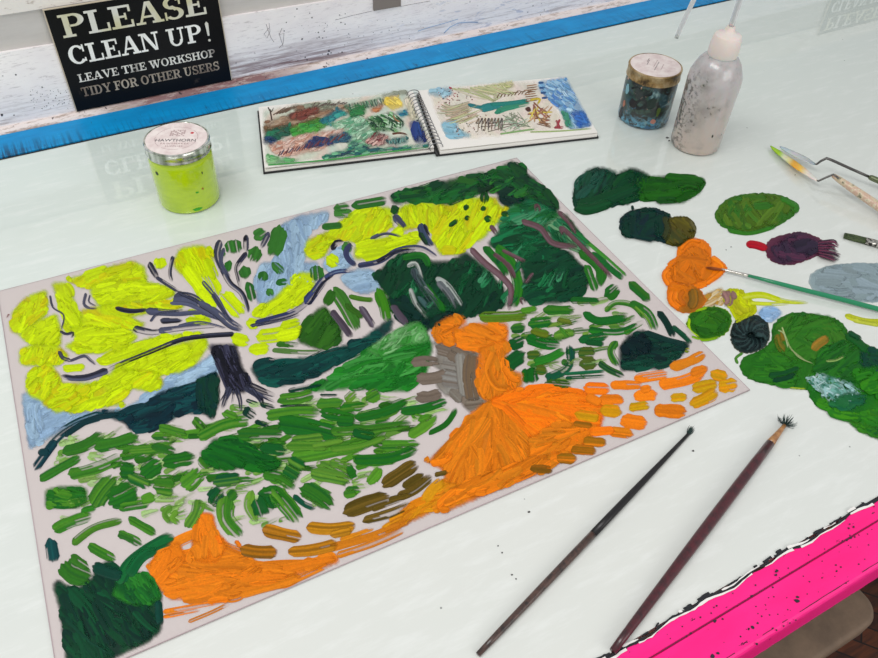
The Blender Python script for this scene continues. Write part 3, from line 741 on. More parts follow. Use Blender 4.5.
for k, (dx, dy, w) in enumerate(((-0.004, 0.010, 0.012), (0.002, 0.003, 0.018), (-0.001, -0.003, 0.020), (0.004, -0.008, 0.014), (0.0, 0.015, 0.008))):
    tube('label_scrawl', [(c2[0]+dx+w*(q-0.5)+0, c2[1]+dy+w*(q-0.5)*0.75+0.0006*math.sin(q*40+k), 0.0758) for q in np.linspace(0, 1, 14)], 0.00025, mfa if k % 2 else mdk, jl2, 5)
# raised dried paint patches on that jar
cam2 = math.atan2(-c2[1], -c2[0])
for (da, z, w, h, colr) in ((-0.25, 0.052, 0.015, 0.005, (18, 26, 28)), (-0.15, 0.036, 0.009, 0.009, (14, 22, 24)), (-0.5, 0.034, 0.007, 0.006, (34, 30, 32)), (0.2, 0.040, 0.007, 0.008, (20, 40, 34)), (-0.95, 0.046, 0.004, 0.007, (130, 176, 186)), (-0.95, 0.026, 0.003, 0.005, (170, 110, 90)), (0.45, 0.014, 0.0035, 0.004, (176, 120, 104)), (0.55, 0.028, 0.003, 0.007, (80, 100, 44)), (-1.05, 0.010, 0.004, 0.008, (30, 30, 40))):
    side_smear(j2, c2, 0.0339, cam2+da, z, w, h, mat('dried_paint', colr, 0.35))

# ================================================================ SQUEEZE BOTTLE
c3 = (0.7245, 0.597, 0)
b3 = empty('squeeze_bottle', 'smudged translucent plastic wash bottle with a bent spout tube', 'bottle', c3)
m = mat('smudged_plastic', (176, 168, 160), 0.32, sss=0.3, coat=0.7, coat_rough=0.05); t = NT(m)
xs = t.sep(t.coord()); z = xs[2]
n1 = t.noise(t.coord((1, 1, 1)), 30, 4, 0.6); n2 = t.noise(t.coord((1, 1, 1), (0, 0, 0), (4, 4, 4)), 190, 3, 0.6)
c = t.mix(t.bw(z, 0.0, 0.095), (188, 172, 160), (184, 180, 180))
c = t.mix(t.math('MULTIPLY', t.bw(n1, 0.48, 0.66), 0.55), c, (130, 124, 120))
side = t.bw(t.math('ADD', xs[0], t.math('MULTIPLY', xs[1], -1.0)), -0.012, -0.038)
spk = t.math('MULTIPLY', t.bw(n2, 0.50, 0.58), t.math('MULTIPLY', side, t.bw(z, 0.108, 0.085)))
c = t.mix(t.math('MULTIPLY', spk, 0.85), c, (60, 56, 54))
c = t.mix(t.math('MULTIPLY', t.bw(n2, 0.60, 0.66), t.bw(n1, 0.52, 0.62)), c, (70, 66, 62))
t.base(c)
lathe('body', [(0.001, 0.0), (0.026, 0.0), (0.0300, 0.002), (0.0312, 0.006), (0.0316, 0.060), (0.0322, 0.088), (0.0316, 0.097), (0.0290, 0.104), (0.0255, 0.112), (0.0210, 0.118), (0.0175, 0.121), (0.001, 0.121)], m, b3, c3, 72)
mcp = mat('translucent_cap', (226, 214, 208), 0.4, sss=0.4)
lathe('cap', [(0.001, 0.1212), (0.0172, 0.1212), (0.0176, 0.123), (0.0174, 0.134), (0.0166, 0.142), (0.0152, 0.1455), (0.0110, 0.1475), (0.0078, 0.1485), (0.0058, 0.151), (0.0046, 0.156), (0.001, 0.156)], mcp, b3, c3, 48)
mtb = mat('pale_tube', (206, 210, 212), 0.25, trans=0.35, coat=0.5)
sp_ = spline([(0.7245, 0.597, 0.1562), (0.7255, 0.597, 0.21), (0.724, 0.596, 0.245), (0.712, 0.5935, 0.268), (0.690, 0.593, 0.266), (0.668, 0.5925, 0.245), (0.652, 0.592, 0.215), (0.641, 0.592, 0.180), (0.636, 0.592, 0.160)], 40)
tube('spout', sp_, [0.0031]*26+[0.0031-0.0009*k/13 for k in range(14)], mtb, b3, 14)
cam3 = math.atan2(-c3[1], -c3[0])
mgr = mat('dark_smudge', (50, 48, 46), 0.6)
for da, z, w, h in ((0.62, 0.030, 0.0012, 0.0022), (0.15, 0.090, 0.0012, 0.0016), (0.30, 0.083, 0.0010, 0.0012), (0.1, 0.080, 0.0012, 0.0010), (-0.15, 0.075, 0.0014, 0.0008)):
    side_smear(b3, c3, 0.0313, cam3+da, z, w, h, mgr)
f = W(667, 139, 0)
tag(flake_mesh('paint_crumb', [(667, 138, 1.6), (669, 141, 1.1)], mgr, None, kind=0.0006), 'tiny dark crumb of dried paint at the foot of the squeeze bottle', 'paint crumb')

# ================================================================ BRUSHES AND KNIVES
def lay(pts, rad, z=None):
    """world pts on the table under photo pixels; z = height of the axis"""
    return [W(p[0], p[1], (rad[i] if z is None else z[i])) for i, p in enumerate(pts)]
def interp(a, b, n): return [(a[0]+(b[0]-a[0])*k/(n-1), a[1]+(b[1]-a[1])*k/(n-1)) for k in range(n)]
def bristles(parent, tip, root, spread, m, n=40, r=0.00025, jit=0.3, name='bristles'):
    bm_v = []; bm_f = []; T = Vector(tip); R = Vector(root); d = T-R; L = d.length; d.normalize(); u = d.cross(Vector((0, 0, 1))).normalized(); w = u.cross(d)
    for k in range(n):
        a = rnd()*6.283; q = math.sqrt(rnd()); o = u*math.cos(a)*q+w*math.sin(a)*q
        s = R+o*spread[0]; e = R+d*L*(1-jit*rnd())+o*spread[1]; e.z = max(e.z, 0.0004); s.z = max(s.z, 0.0004)
        mid = (s+e)/2+o*spread[1]*0.25; mid.z = max(mid.z, 0.0004)
        pts = [s, mid, e]; b0 = len(bm_v); rr = [r, r*0.9, r*0.25]
        for i, p in enumerate(pts):
            for c in range(4): bm_v.append(p+u*rr[i]*math.cos(c*1.5708)+w*rr[i]*math.sin(c*1.5708))
        for i in range(2):
            for c in range(4): bm_f.append((b0+i*4+c, b0+i*4+(c+1) % 4, b0+i*4+4+(c+1) % 4, b0+i*4+4+c))
        bm_f.append((b0+8, b0+9, b0+10, b0+11))
    return mesh(name, bm_v, bm_f, m, parent, True)
def wood(name, a, b, s=(300, 300, 14), rough=0.35):
    m = mat(name, a, rough, coat=0.3); t = NT(m)
    n_ = t.noise(t.coord((1, 1, 1), (0, 0, 0)), 160, 5, 0.7); t.base(t.mix(t.bw(n_, 0.4, 0.64), a, b)); return m
mdt = mat('dark_teal_bristle', (14, 48, 44), 0.6); mmar = wood('maroon_lacquer', (78, 18, 30), (48, 15, 23)); mwal = wood('worn_dark_handle', (84, 58, 50), (30, 22, 22)); mtan = wood('bare_tan_wood', (178, 128, 78), (130, 84, 50))
# thin dark brush
P0, P1 = (688.5, 434), (478, 654.5)
pp = interp(P1, P0, 12); rr = [0.0019, 0.0024, 0.0026, 0.0028, 0.0029, 0.0030, 0.0030, 0.0030, 0.0028, 0.0024, 0.0019, 0.0014]
br1 = empty('paintbrush', 'thin worn dark-handled brush with a small black tip lying left of the maroon brush', 'paintbrush', W(583, 545, 0), 0, 'long brushes laid on the glass')
pts = lay(pp, rr)
tube('handle', pts[:7], rr[:7], mwal, br1, 16); tube('ferrule', pts[6:], [q*1.01 for q in rr[6:]], mat('blackened_ferrule', (34, 32, 34), 0.35, metal=0.3), br1, 16)
bristles(br1, W(693, 426, 0.0025), W(688, 434.5, 0.0015), (0.0010, 0.0030), mdt, 30, 0.0003)
# maroon brush with splayed bristles
P0, P1 = (770, 443.5), (613, 651)
pp = interp(P1, P0, 12); rr = [0.0026, 0.0031, 0.0034, 0.0036, 0.0038, 0.0041, 0.0043, 0.0044, 0.0044, 0.0043, 0.0041, 0.0037]
br2 = empty('paintbrush', 'long maroon-handled brush with splayed dark green bristles near the pink rail', 'paintbrush', W(690, 550, 0), 0, 'long brushes laid on the glass')
zz = [q+0.0016*max(0, (3-i)/3) for i, q in enumerate(rr)]
pts = [W(p[0], p[1], zz[i]) for i, p in enumerate(pp)]
tube('handle', pts, rr, mmar, br2, 18)
q = interp((770, 443.5), (784.5, 425.5), 5); tube('ferrule', [W(a[0], a[1], 0.0033) for a in q], [0.0036, 0.0031, 0.0026, 0.0021, 0.0017], mtan, br2, 16)
bristles(br2, W(788.5, 418.5, 0.005), W(785, 425, 0.0032), (0.0012, 0.0095), mdt, 70, 0.00028, 0.55)
# fine green brush resting in the orange paint
br3 = empty('fine_brush', 'slim brush with a shiny green handle, its tip in the orange paint', 'paintbrush', W(800, 288, 0))
mgreen = mat('green_lacquer', (0, 128, 84), 0.25, coat=0.6)
pp = [(748, 275.5), (775, 282.5), (800, 289), (840, 299), (878, 309), (940, 325), (1000, 341)]; rr = [0.0017, 0.0022, 0.0025, 0.0027, 0.0027, 0.0022, 0.0012]; zz = [0.0052, 0.0058, 0.0058, 0.0054, 0.0046, 0.0036, 0.0020]
tube('handle', [W(p[0], p[1], zz[i]) for i, p in enumerate(pp)], rr, mgreen, br3, 16)
pp = interp((721.5, 269.3), (748, 275.5), 5); tube('ferrule', [W(p[0], p[1], 0.0040+0.0012*i/4) for i, p in enumerate(pp)], [0.0013, 0.0015, 0.0016, 0.0017, 0.0018], mat('nickel_ferrule', (210, 205, 198), 0.2, metal=1.0), br3, 14)
bristles(br3, W(705, 267.5, 0.0032), W(722, 269.6, 0.0040), (0.0011, 0.0016), mat('orange_brown_bristle', (150, 76, 24), 0.6), 40, 0.0003, 0.25)
# flat brush at the right edge of the view
br4 = empty('flat_brush', 'flat brush with dark olive green bristles and a scuffed silver ferrule', 'paintbrush', W(860, 242, 0))
def slab_path(name, pts, widths, thick, m, parent, n=10, z0=0.0005, zc=None):
    V = []; Fc = []
    C = [Vector(W(p[0], p[1], 0)) for p in pts]
    for i, p in enumerate(C):
        t_ = (C[min(i+1, len(C)-1)]-C[max(i-1, 0)]).normalized(); u = Vector((-t_.y, t_.x, 0))
        zb = (zc[i] if zc else z0)
        for k in range(n):
            a = 2*math.pi*k/n
            V.append(p+u*math.copysign(abs(math.cos(a))**0.6, math.cos(a))*widths[i]/2+Vector((0, 0, zb+thick[i]/2*(1+math.copysign(abs(math.sin(a))**0.6, math.sin(a))))))
    for i in range(len(C)-1):
        for k in range(n): Fc.append((i*n+k, i*n+(k+1) % n, (i+1)*n+(k+1) % n, (i+1)*n+k))
    Fc.append(tuple(range(n))[::-1]); Fc.append(tuple((len(C)-1)*n+k for k in range(n)))
    return mesh(name, V, Fc, m, parent, True)
mol = mat('olive_bristle', (40, 56, 26), 0.6); t = NT(mol); nz = t.noise(t.coord((1, 1, 1)), 400, 3, 0.6); t.base(t.mix(t.bw(nz, 0.4, 0.65), (34, 52, 22), (74, 90, 44)))
slab_path('bristles', [(843.5, 236.5), (852, 239), (865, 242.8)], [0.0108, 0.0115, 0.0100], [0.002, 0.0032, 0.0045], mol, br4)
mfs = mat('scuffed_ferrule', (150, 148, 142), 0.3, metal=0.9); t = NT(mfs); nz = t.noise(t.coord(), 260, 4, 0.7); t.base(t.mix(t.bw(nz, 0.46, 0.56), (196, 192, 184), (50, 48, 46)))
slab_path('ferrule', [(864.5, 242.7), (880, 247.2), (896, 251.8)], [0.0104, 0.0100, 0.0085], [0.0048, 0.0055, 0.0065], mfs, br4)
slab_path('handle', [(896, 251.8), (940, 265), (1010, 286)], [0.0085, 0.0095, 0.005], [0.0065, 0.008, 0.004], mmar, br4)
# palette knives
mst = mat('dark_steel', (96, 94, 92), 0.3, metal=0.9)
def pcol(name, stops, axis_pts):
    pass
def knife_blade(name, tip, heel, wmax, zt, zh, colf, parent, rough=0.3, metal=0.0, prof=None):
    A = Vector(W(tip[0], tip[1], zt)); B = Vector(W(heel[0], heel[1], zh)); d = (B-A); u = Vector((-d.y, d.x, 0)).normalized(); n = 26; k = 9; V = []; Fc = []; C = []
    for i in range(n):
        s = i/(n-1); w_ = wmax*(math.sin(math.pi*min(0.12+s*0.62, 1)) if s < 0.62 else max(math.sin(math.pi*(0.12+0.62*0.62))*(1-((s-0.62)/0.38)**1.6*0.78), 0.12))
        if s < 0.1: w_ *= math.sqrt(s/0.1+0.04)
        for j_ in range(k):
            q = j_/(k-1)*2-1
            V.append(A+d*s+u*q*w_/2+Vector((0, 0, 0.0007*(1-q*q)+0.0004*rnd()))); C.append(colf(s, q))
    m_ = n*k
    for i in range(n*k): V.append(V[i]-Vector((0, 0, 0.0007))); C.append(C[i])
    for i in range(n-1):
        for j_ in range(k-1):
            a = i*k+j_; Fc.append((a, a+1, a+k+1, a+k)); Fc.append((m_+a, m_+a+k, m_+a+k+1, m_+a+1))
    rim = [i*k for i in range(n)]+[(n-1)*k+j_ for j_ in range(1, k)]+[i*k+k-1 for i in range(n-2, -1, -1)]+[j_ for j_ in range(k-2, 0, -1)]
    for a, b in zip(rim, rim[1:]+rim[:1]): Fc.append((a, b, b+m_, a+m_))
    mt = mat(name+'_paint', (200, 200, 200), rough, metal=metal); NT(mt).base(NT(mt).attr())
    return mesh(name, V, Fc, mt, parent, True, C)
def lerpc(stops, s):
    for (a, ca), (b, cb) in zip(stops, stops[1:]):
        if s <= b:
            t_ = (s-a)/(b-a); return tuple(np.array(lin(ca))*(1-t_)+np.array(lin(cb))*t_)
    return lin(stops[-1][1])
k1 = empty('palette_knife', 'palette knife with lime and orange paint on its blade and streaked wooden handle', 'palette knife', W(840, 182, 0), 0, 'palette knives beside the paint')
st1 = [(0, (150, 196, 10)), (0.22, (160, 205, 20)), (0.30, (215, 222, 190)), (0.42, (222, 214, 150)), (0.5, (232, 160, 30)), (0.66, (238, 190, 60)), (0.78, (232, 222, 205)), (1, (236, 228, 222))]
knife_blade('blade', (770.5, 146), (817.5, 181), 0.0125, 0.004, 0.0105, lambda s, q: tuple(c*(0.85+0.25*rnd()) for c in lerpc(st1, min(max(s+0.05*q, 0), 1))), k1)
tube('crank', [W(816.5, 180.5, 0.0105), W(818.5, 181, 0.0108), W(826, 177.5, 0.016), W(833, 174.6, 0.021), W(839, 178.5, 0.0205)], [0.0010, 0.0012, 0.0013, 0.0014, 0.0015], mst, k1, 10)
mhd = mat('streaked_handle', (190, 160, 140), 0.4, coat=0.3); t = NT(mhd); nz = t.noise(t.coord((1, 1, 1)), 90, 4, 0.6)
t.base(t.ramp(nz, [(0.32, (60, 66, 44)), (0.42, (206, 190, 160)), (0.55, (196, 160, 140)), (0.62, (214, 204, 176)), (0.72, (80, 84, 60))]))
pp = [(833, 175.5), (838, 178.8), (850, 187), (864, 196.5), (880, 207.5), (905, 225), (925, 239)]
tube('handle', [W(p[0], p[1], z_) for p, z_ in zip(pp, (0.0195, 0.0185, 0.017, 0.0145, 0.0115, 0.008, 0.006))], [0.0026, 0.0036, 0.0045, 0.0050, 0.0052, 0.0056, 0.0045], mhd, k1, 16)
k2 = empty('palette_knife', 'palette knife with a thin pale blade and bare dark steel shank', 'palette knife', W(850, 168, 0), 0, 'palette knives beside the paint')
st2 = [(0, (176, 200, 214)), (0.2, (196, 214, 222)), (0.4, (216, 222, 222)), (0.7, (206, 212, 210)), (1, (150, 170, 180))]
knife_blade('blade', (780, 146.5), (815.5, 164.5), 0.0120, 0.008, 0.0130, lambda s, q: tuple(c*(0.8+0.25*rnd()) for c in lerpc(st2, s)), k2, 0.15, 0.3)
tube('shank', [W(814.5, 164, 0.013), W(816.5, 164.3, 0.0133), W(821, 161, 0.018), W(826.5, 158.2, 0.023), W(832, 160.2, 0.0225), W(850, 168.4, 0.019), W(870, 177.2, 0.0155)], [0.0010, 0.0013, 0.0015, 0.0017, 0.0017, 0.0017, 0.0016], mst, k2, 10)
tube('ferrule', [W(869, 176.8, 0.0156), W(871, 177.6, 0.0155), W(884, 183, 0.013), W(896, 188, 0.012)], [0.0022, 0.0034, 0.0037, 0.0036], mat('greenish_ferrule', (104, 112, 84), 0.35, metal=0.6), k2, 14)
tube('handle', [W(896, 188, 0.012), W(920, 198.5, 0.009), W(960, 216, 0.0072), W(990, 229, 0.006)], [0.0040, 0.0058, 0.0062, 0.0050], mhd, k2, 14)

# ================================================================ SKETCHBOOK
sb = empty('sketchbook', 'open spiral-bound sketchbook with colourful landscape studies on both pages', 'sketchbook', W(430, 122, 0))
mcv = mat('black_cover', (18, 18, 20), 0.5); mpg = mat('page_paper', (234, 230, 224), 0.7)
def quad_slab(name, c4, z0, z1, m, parent, nu=24, nv=16, zf=None, rc=0.0):
    """slab over the quad with corners c4 (world xy, order: near-left, near-right, far-right, far-left)"""
    V = []; Fc = []
    A, B, C, D = [Vector((p[0], p[1])) for p in c4]
    for side in (1, 0):
        for i in range(nv):
            for k in range(nu):
                u = k/(nu-1); v = i/(nv-1)
                p = (A*(1-u)+B*u)*(1-v)+(D*(1-u)+C*u)*v
                z = (z1 if side else z0)
                if zf: z += zf(u, v, side)
                V.append((p.x, p.y, z))
    off = nu*nv
    for i in range(nv-1):
        for k in range(nu-1):
            a = i*nu+k; Fc.append((a, a+1, a+nu+1, a+nu)); Fc.append((off+a, off+a+nu, off+a+nu+1, off+a+1))
    rim = [k for k in range(nu)]+[i*nu+nu-1 for i in range(1, nv)]+[(nv-1)*nu+k for k in range(nu-2, -1, -1)]+[i*nu for i in range(nv-2, 0, -1)]
    for a, b in zip(rim, rim[1:]+rim[:1]): Fc.append((a, a+off, b+off, b))
    o = mesh(name, V, Fc, m, parent, True)
    try: o.data.set_sharp_from_angle(angle=0.7)
    except Exception: pass
    return o
ZP = 0.0085
def xy(px, py, z): p = W(px, py, z); return (p.x, p.y)
LC = [xy(264.5, 167.5, ZP), xy(434, 147.5, ZP), xy(413, 91.5, ZP), xy(258.5, 107, ZP)]
RC = [xy(440, 150, ZP), xy(598, 132.5, ZP), xy(563.5, 76.5, ZP), xy(418, 90.5, ZP)]
def grow(q, e, dx=0, dy=0):
    c = np.mean(q, 0); return [tuple(np.array(p)+(np.array(p)-c)/np.linalg.norm(np.array(p)-c)*e+np.array([dx, dy])) for p in q]
lift = lambda u, v, s: (0.0012*math.sin(u*3.14)*(1-v)+0.0025*(u**6)*(0.4+0.6*(1-v))) if s else 0
quad_slab('cover', grow(LC, 0.0028), 0.0002, 0.0024, mcv, sb)
quad_slab('cover', grow(RC, 0.0022), 0.0002, 0.0022, mcv, sb)
quad_slab('page_block', grow(LC, 0.0002), 0.0025, 0.0052, mpg, sb)
quad_slab('page_block', grow(RC, -0.0002), 0.0023, 0.0066, mpg, sb)
quad_slab('loose_page', LC, 0.0064, 0.0068, mpg, sb, zf=lambda u, v, s: 0.0010*math.sin(u*9+1)*(1-v)+0.0022*u**5)
quad_slab('loose_page', grow(RC, -0.001), 0.0072, 0.0076, mpg, sb, zf=lambda u, v, s: 0.0006*math.sin(u*7)*(1-v)+0.0012*(1-u)**5)
pgl = quad_slab('painted_page', LC, ZP-0.0005, ZP, mpg, sb, nu=40, nv=20, zf=lambda u, v, s: 0.0)
pgr = quad_slab('painted_page', grow(RC, -0.0006), ZP-0.0005, ZP, mpg, sb, nu=40, nv=20)
# wire spiral
mwr = mat('wire', (128, 128, 132), 0.3, metal=0.8)
a0, a1 = Vector(W(412.5, 93, 0.0085)), Vector(W(437, 149.5, 0.0085)); N_ = 17
ax = (a1-a0).normalized(); cr = Vector((ax.y, -ax.x, 0)); cr = cr if cr.x > 0 else -cr
for k in range(N_):
    c = a0+(a1-a0)*((k+0.5)/N_)
    ring = [c+cr*math.cos(q)*0.0085+Vector((0, 0, 0.0008+math.sin(q)*0.0062))+ax*0.0022*(q/6.28) for q in np.linspace(-0.55, math.pi+0.55, 22)]
    tube('ring', ring, 0.00055, mwr, sb, 8)
for s_, e_ in ((-0.0064, 0), (0.0064, 0)):
    pass
bm = bmesh.new()
for k in range(N_):
    c = a0+(a1-a0)*((k+0.5)/N_)
    for s_ in (-1, 1):
        q = c+cr*s_*0.0088; b_ = box_bm(q.x-0.0012, q.x+0.0012, q.y-0.0012, q.y+0.0012, 0.0085, 0.00865, bm)
bm_obj('punched_hole', bm, mcv, sb)
sv = a1+ax*0.002
tube('spine', [a0-ax*0.001-Vector((0, 0, 0.0062)), a1+ax*0.003-Vector((0, 0, 0.0062))], 0.0021, mcv, sb, 12)
mink = mat('gouache', (200, 200, 200), 0.7); NT(mink).base(NT(mink).attr(alpha=True))
Q = Paint(ZP+0.0001, 0.15); Q.sat = 1.1; Q.step = 1.3
def K(col, w, *pts, **kw):
    kw.setdefault('h', 0.15); kw.setdefault('base', 0.00003); kw.setdefault('var', 0.08); Q.stroke(col, w, pts, **kw)
def KA(poly, cols, ang, w=3, ln=9, **kw):
    kw.setdefault('h', 0.1); kw.setdefault('base', 0.00002); kw.setdefault('var', 0.12); kw.setdefault('film', 0.6); kw.setdefault('dry', 0.2); Q.area(poly, cols, ang, w, ln, **kw)
TEAL, EM, BR, NV, PK, LG, GY = (16, 110, 110), (70, 160, 80), (120, 84, 60), (20, 44, 88), (196, 150, 130), (150, 200, 160), (140, 150, 130)
# left page
Q.film([(444, 98), (470, 90), (520, 84), (540, 92), (560, 126), (500, 134), (446, 137)], [(238, 226, 214), (230, 222, 206), (236, 220, 212)], h=0.02, step=2, amax=0.5) if False else None
Q.film([(264, 112), (300, 105), (350, 99), (408, 92), (430, 140), (400, 148), (340, 156), (268, 164)], [(206, 214, 196), (226, 206, 192), (196, 214, 200), (220, 220, 206)], h=0.02, step=2, amax=0.75)
KA([(264, 122), (300, 112), (350, 104), (352, 112), (318, 122), (266, 131)], [(150, 120, 96), (124, 92, 70), (176, 158, 136)], -15)
KA([(291, 106), (330, 102), (338, 107), (312, 113), (296, 113)], [GY, (160, 164, 148), (124, 96, 76)], -10, 4)
KA([(288, 114), (318, 106), (320, 112), (300, 120), (290, 119)], [(110, 50, 40), (130, 70, 56), (90, 44, 36)], -25, 3)
KA([(264, 126), (292, 126), (320, 116), (318, 124), (290, 132), (264, 133)], [(120, 90, 60), (100, 72, 46)], -12, 3)
KA([(266, 131), (290, 124), (292, 134), (272, 143), (264, 139)], [(14, 110, 84), (10, 84, 70), (40, 130, 90)], -10, 5)
KA([(264, 138), (276, 138), (276, 143), (264, 144)], [(16, 50, 90), (20, 60, 100)], 0, 4)
KA([(289, 128), (320, 118), (330, 123), (318, 132), (292, 136)], [(60, 160, 60), (90, 180, 70), (40, 140, 70)], -15, 4)
KA([(318, 121), (338, 108), (350, 114), (336, 119), (330, 126)], [(10, 120, 116), (20, 100, 120), (60, 160, 150)], -20, 4)
KA([(330, 124), (356, 114), (372, 122), (380, 135), (372, 146), (350, 148), (344, 136)], [(150, 200, 170), (110, 180, 140), (190, 214, 190), (90, 160, 130)], -30, 2.6, 6)
KA([(268, 145), (300, 135), (346, 128), (342, 136), (320, 150), (282, 157), (272, 152)], [PK, (214, 180, 164), (180, 130, 112), (222, 200, 190)], -30, 2.2, 7)
KA([(304, 144), (312, 138), (334, 140), (334, 145), (318, 146), (306, 147)], [NV, (30, 60, 110)], 5, 4)
KA([(328, 136), (346, 132), (352, 136), (350, 142), (332, 142)], [(20, 70, 100), (60, 110, 120)], -10, 3)
for k in range(26): K([(90, 40, 50), (50, 60, 90), (120, 60, 60)][k % 3], 1.1, (278+k*2.6, 158-k*0.75-rnd()*2), (281+k*2.65+rnd()*2, 149-k*0.72+rnd()*2))
KA([(266, 154), (280, 158), (300, 160), (292, 163), (267, 164)], [(90, 180, 110), (60, 160, 90), (150, 200, 150)], -5, 4)
KA([(320, 157), (346, 149), (352, 141), (372, 148), (400, 147), (430, 143), (430, 146), (360, 155), (330, 160)], [(20, 90, 90), (50, 140, 110), (120, 190, 150), (20, 60, 80)], -8, 3)
KA([(344, 106), (382, 98), (384, 104), (350, 112)], [(90, 150, 110), (60, 120, 90), (190, 190, 180)], 70, 1.6, 6)
for k in range(14): K([(90, 110, 90), (60, 90, 80), (150, 140, 130)][k % 3], 1.2, (346+k*2.8, 104-k*0.45), (349+k*2.8, 111-k*0.4))
KA([(348, 112), (364, 105), (366, 113), (352, 118)], [(60, 150, 80), (30, 120, 80)], 10, 2, 7)
for k in range(5): K((40, 130, 70), 1.3, (350, 108+k*2.2), (358, 105+k*2.4), (365, 109+k*2))
KA([(382, 94), (406, 90), (410, 93), (384, 98)], [(160, 164, 148), (140, 146, 130)], -5, 3)
KA([(384, 98), (398, 96), (404, 106), (392, 110), (384, 104)], [(230, 200, 60), (236, 214, 110)], 20, 4)
KA([(370, 109), (384, 104), (380, 111), (372, 112)], [(170, 110, 70), (190, 130, 90)], -20, 3)
KA([(366, 118), (392, 112), (404, 122), (400, 132), (372, 130)], [(30, 110, 50), (130, 190, 130), (200, 220, 200), (20, 70, 50)], 25, 2, 6)
for k in range(12): K([(20, 90, 40), (14, 60, 40)][k % 2], 1.3, (368+k*2.8, 119+3*math.sin(k*1.7)), (374+k*2.6, 122+3*math.sin(k*1.7)), (372+k*2.8, 127+2*math.sin(k*2)))
KA([(395, 113), (412, 108), (416, 112), (402, 117)], [(16, 100, 110), (20, 90, 130), (40, 130, 140)], -5, 3)
KA([(409, 122), (420, 120), (427, 142), (415, 143)], [(16, 44, 110), (10, 36, 96), (24, 60, 120)], 80, 5, 12)
KA([(364, 142), (376, 132), (390, 136), (384, 146), (372, 146)], [(120, 50, 50), (214, 180, 170), (90, 40, 50)], -40, 1.8, 6)
KA([(385, 140), (408, 136), (408, 143), (388, 145)], [(20, 60, 70), (30, 90, 90), (120, 160, 150)], 80, 2, 5)
K((90, 50, 30), 2.0, (392, 134), (400, 133), (408, 135)); K((150, 110, 80), 1.6, (393, 115), (396, 120), (401, 122))
KA([(404, 98), (412, 96), (416, 118), (410, 120)], [(220, 210, 190), (200, 196, 170)], 80, 2)
K((60, 40, 30), 1.5, (270, 109), (272, 121)); K((60, 40, 30), 1.2, (268, 107), (271, 112), (274, 107))
for k in range(5): K((96, 76, 60), 1.1, (273+k*3, 115-k*0.6), (286+k*3.0, 107-k*0.3))
for k in range(16): K((90, 72, 66), 0.9, (312+k*2.1, 107-k*0.25+rnd()), (315+k*2.1+rnd()*2, 101+rnd()*4-k*0.1))
K((70, 160, 80), 1.6, (268, 165), (300, 162.5), (340, 158.5), (380, 153), (430, 147))
Q.flush('page_painting', mink, pgl)
# right page
Q.film([(430, 92), (452, 88), (500, 84), (536, 82), (556, 110), (566, 129), (520, 132), (480, 136), (446, 139)], [(240, 230, 220), (230, 224, 204), (240, 222, 214), (226, 222, 208)], h=0.02, step=2, amax=0.6)
KA([(427, 91), (450, 86.5), (453, 94), (446, 97), (430, 95)], [(150, 186, 200), (140, 176, 194), (166, 196, 208)], 0, 5, 14)
KA([(441, 123), (456, 118), (458, 129), (472, 136), (446, 139)], [(150, 192, 208), (134, 182, 202)], 10, 5, 14)
K((170, 40, 60), 2.0, (449, 87), (452, 89))
for k in range(60):
    x_ = 438+rnd()*34; y_ = 88+rnd()*20; K([(120, 60, 50), (80, 50, 60), (160, 90, 90)][k % 3], 1.1, (x_, y_), (x_+1.4, y_+0.4))
for k in range(50):
    x_ = 456+rnd()*36; y_ = 114+rnd()*20; K([(130, 60, 60), (60, 70, 60), (90, 60, 50), (160, 150, 130)][k % 4], 1.1, (x_, y_), (x_-1+rnd()*3, y_+2.5*rnd()))
for k in range(16): K([(170, 180, 130), (190, 190, 150), (200, 190, 170)][k % 3], 1.0, (452+k*2, 88+rnd()*3), (472+k*2, 92+rnd()*6), (494, 100+rnd()*2))
for k in range(14): K([(160, 150, 130), (176, 180, 150), (196, 170, 150)][k % 3], 0.9, (436+rnd()*10, 102+k*1.1), (452, 106+k*0.7), (470, 101+k*0.8))
K((16, 110, 116), 4, (468, 104.5), (480, 107), (492, 106)); K((16, 120, 120), 8, (480, 109), (495, 106), (510, 106)); K((50, 150, 120), 6, (496, 112), (510, 107), (530, 102)); K((20, 130, 120), 4, (490, 104.5), (510, 103), (528, 100.5)); K((40, 150, 120), 4, (494, 113), (502, 111))
for k in range(10): K((110, 84, 56), 1.0, (497+k*3.5, 98-k*0.5), (500+k*3.6, 92-k*0.4+rnd()*3), (505+k*3.5, 94-k*0.4))
KA([(486, 86), (512, 81), (514, 86), (500, 92), (488, 94)], [(196, 190, 150), (214, 206, 180), (180, 186, 120)], 30, 1.6, 7)
for k in range(8): K([(150, 110, 80), (120, 84, 60)][k % 2], 1.1, (524+rnd()*3, 86+k*2.2), (536+rnd()*3, 84.5+k*2.2))
for k in range(24): K([(190, 150, 110), (130, 80, 50), (210, 190, 90), (150, 96, 84)][k % 4], 1.5, (526+rnd()*18, 102+rnd()*22), (533+rnd()*20, 105+rnd()*18))
K((70, 36, 26), 5, (525, 109), (532, 109.5)); K((160, 60, 70), 2.2, (556, 120), (560, 128)); K((160, 60, 70), 2.4, (560, 119), (556, 128)); K((150, 56, 66), 2.5, (554, 127.5), (564, 127.5))
for k in range(26):
    x_ = 444+rnd()*24; y_ = 109+rnd()*16; K([(200, 180, 160), (176, 160, 130), (190, 196, 150)][k % 3], 0.9, (x_, y_), (x_+8, y_-2.5), (x_+16, y_-6))
for k in range(12): K([(190, 200, 150), (206, 196, 160)][k % 2], 0.9, (470+k*2, 86.5-k*0.2+rnd()*2), (486+k*2, 89+rnd()*3), (500+k*1.5, 91+rnd()*4))
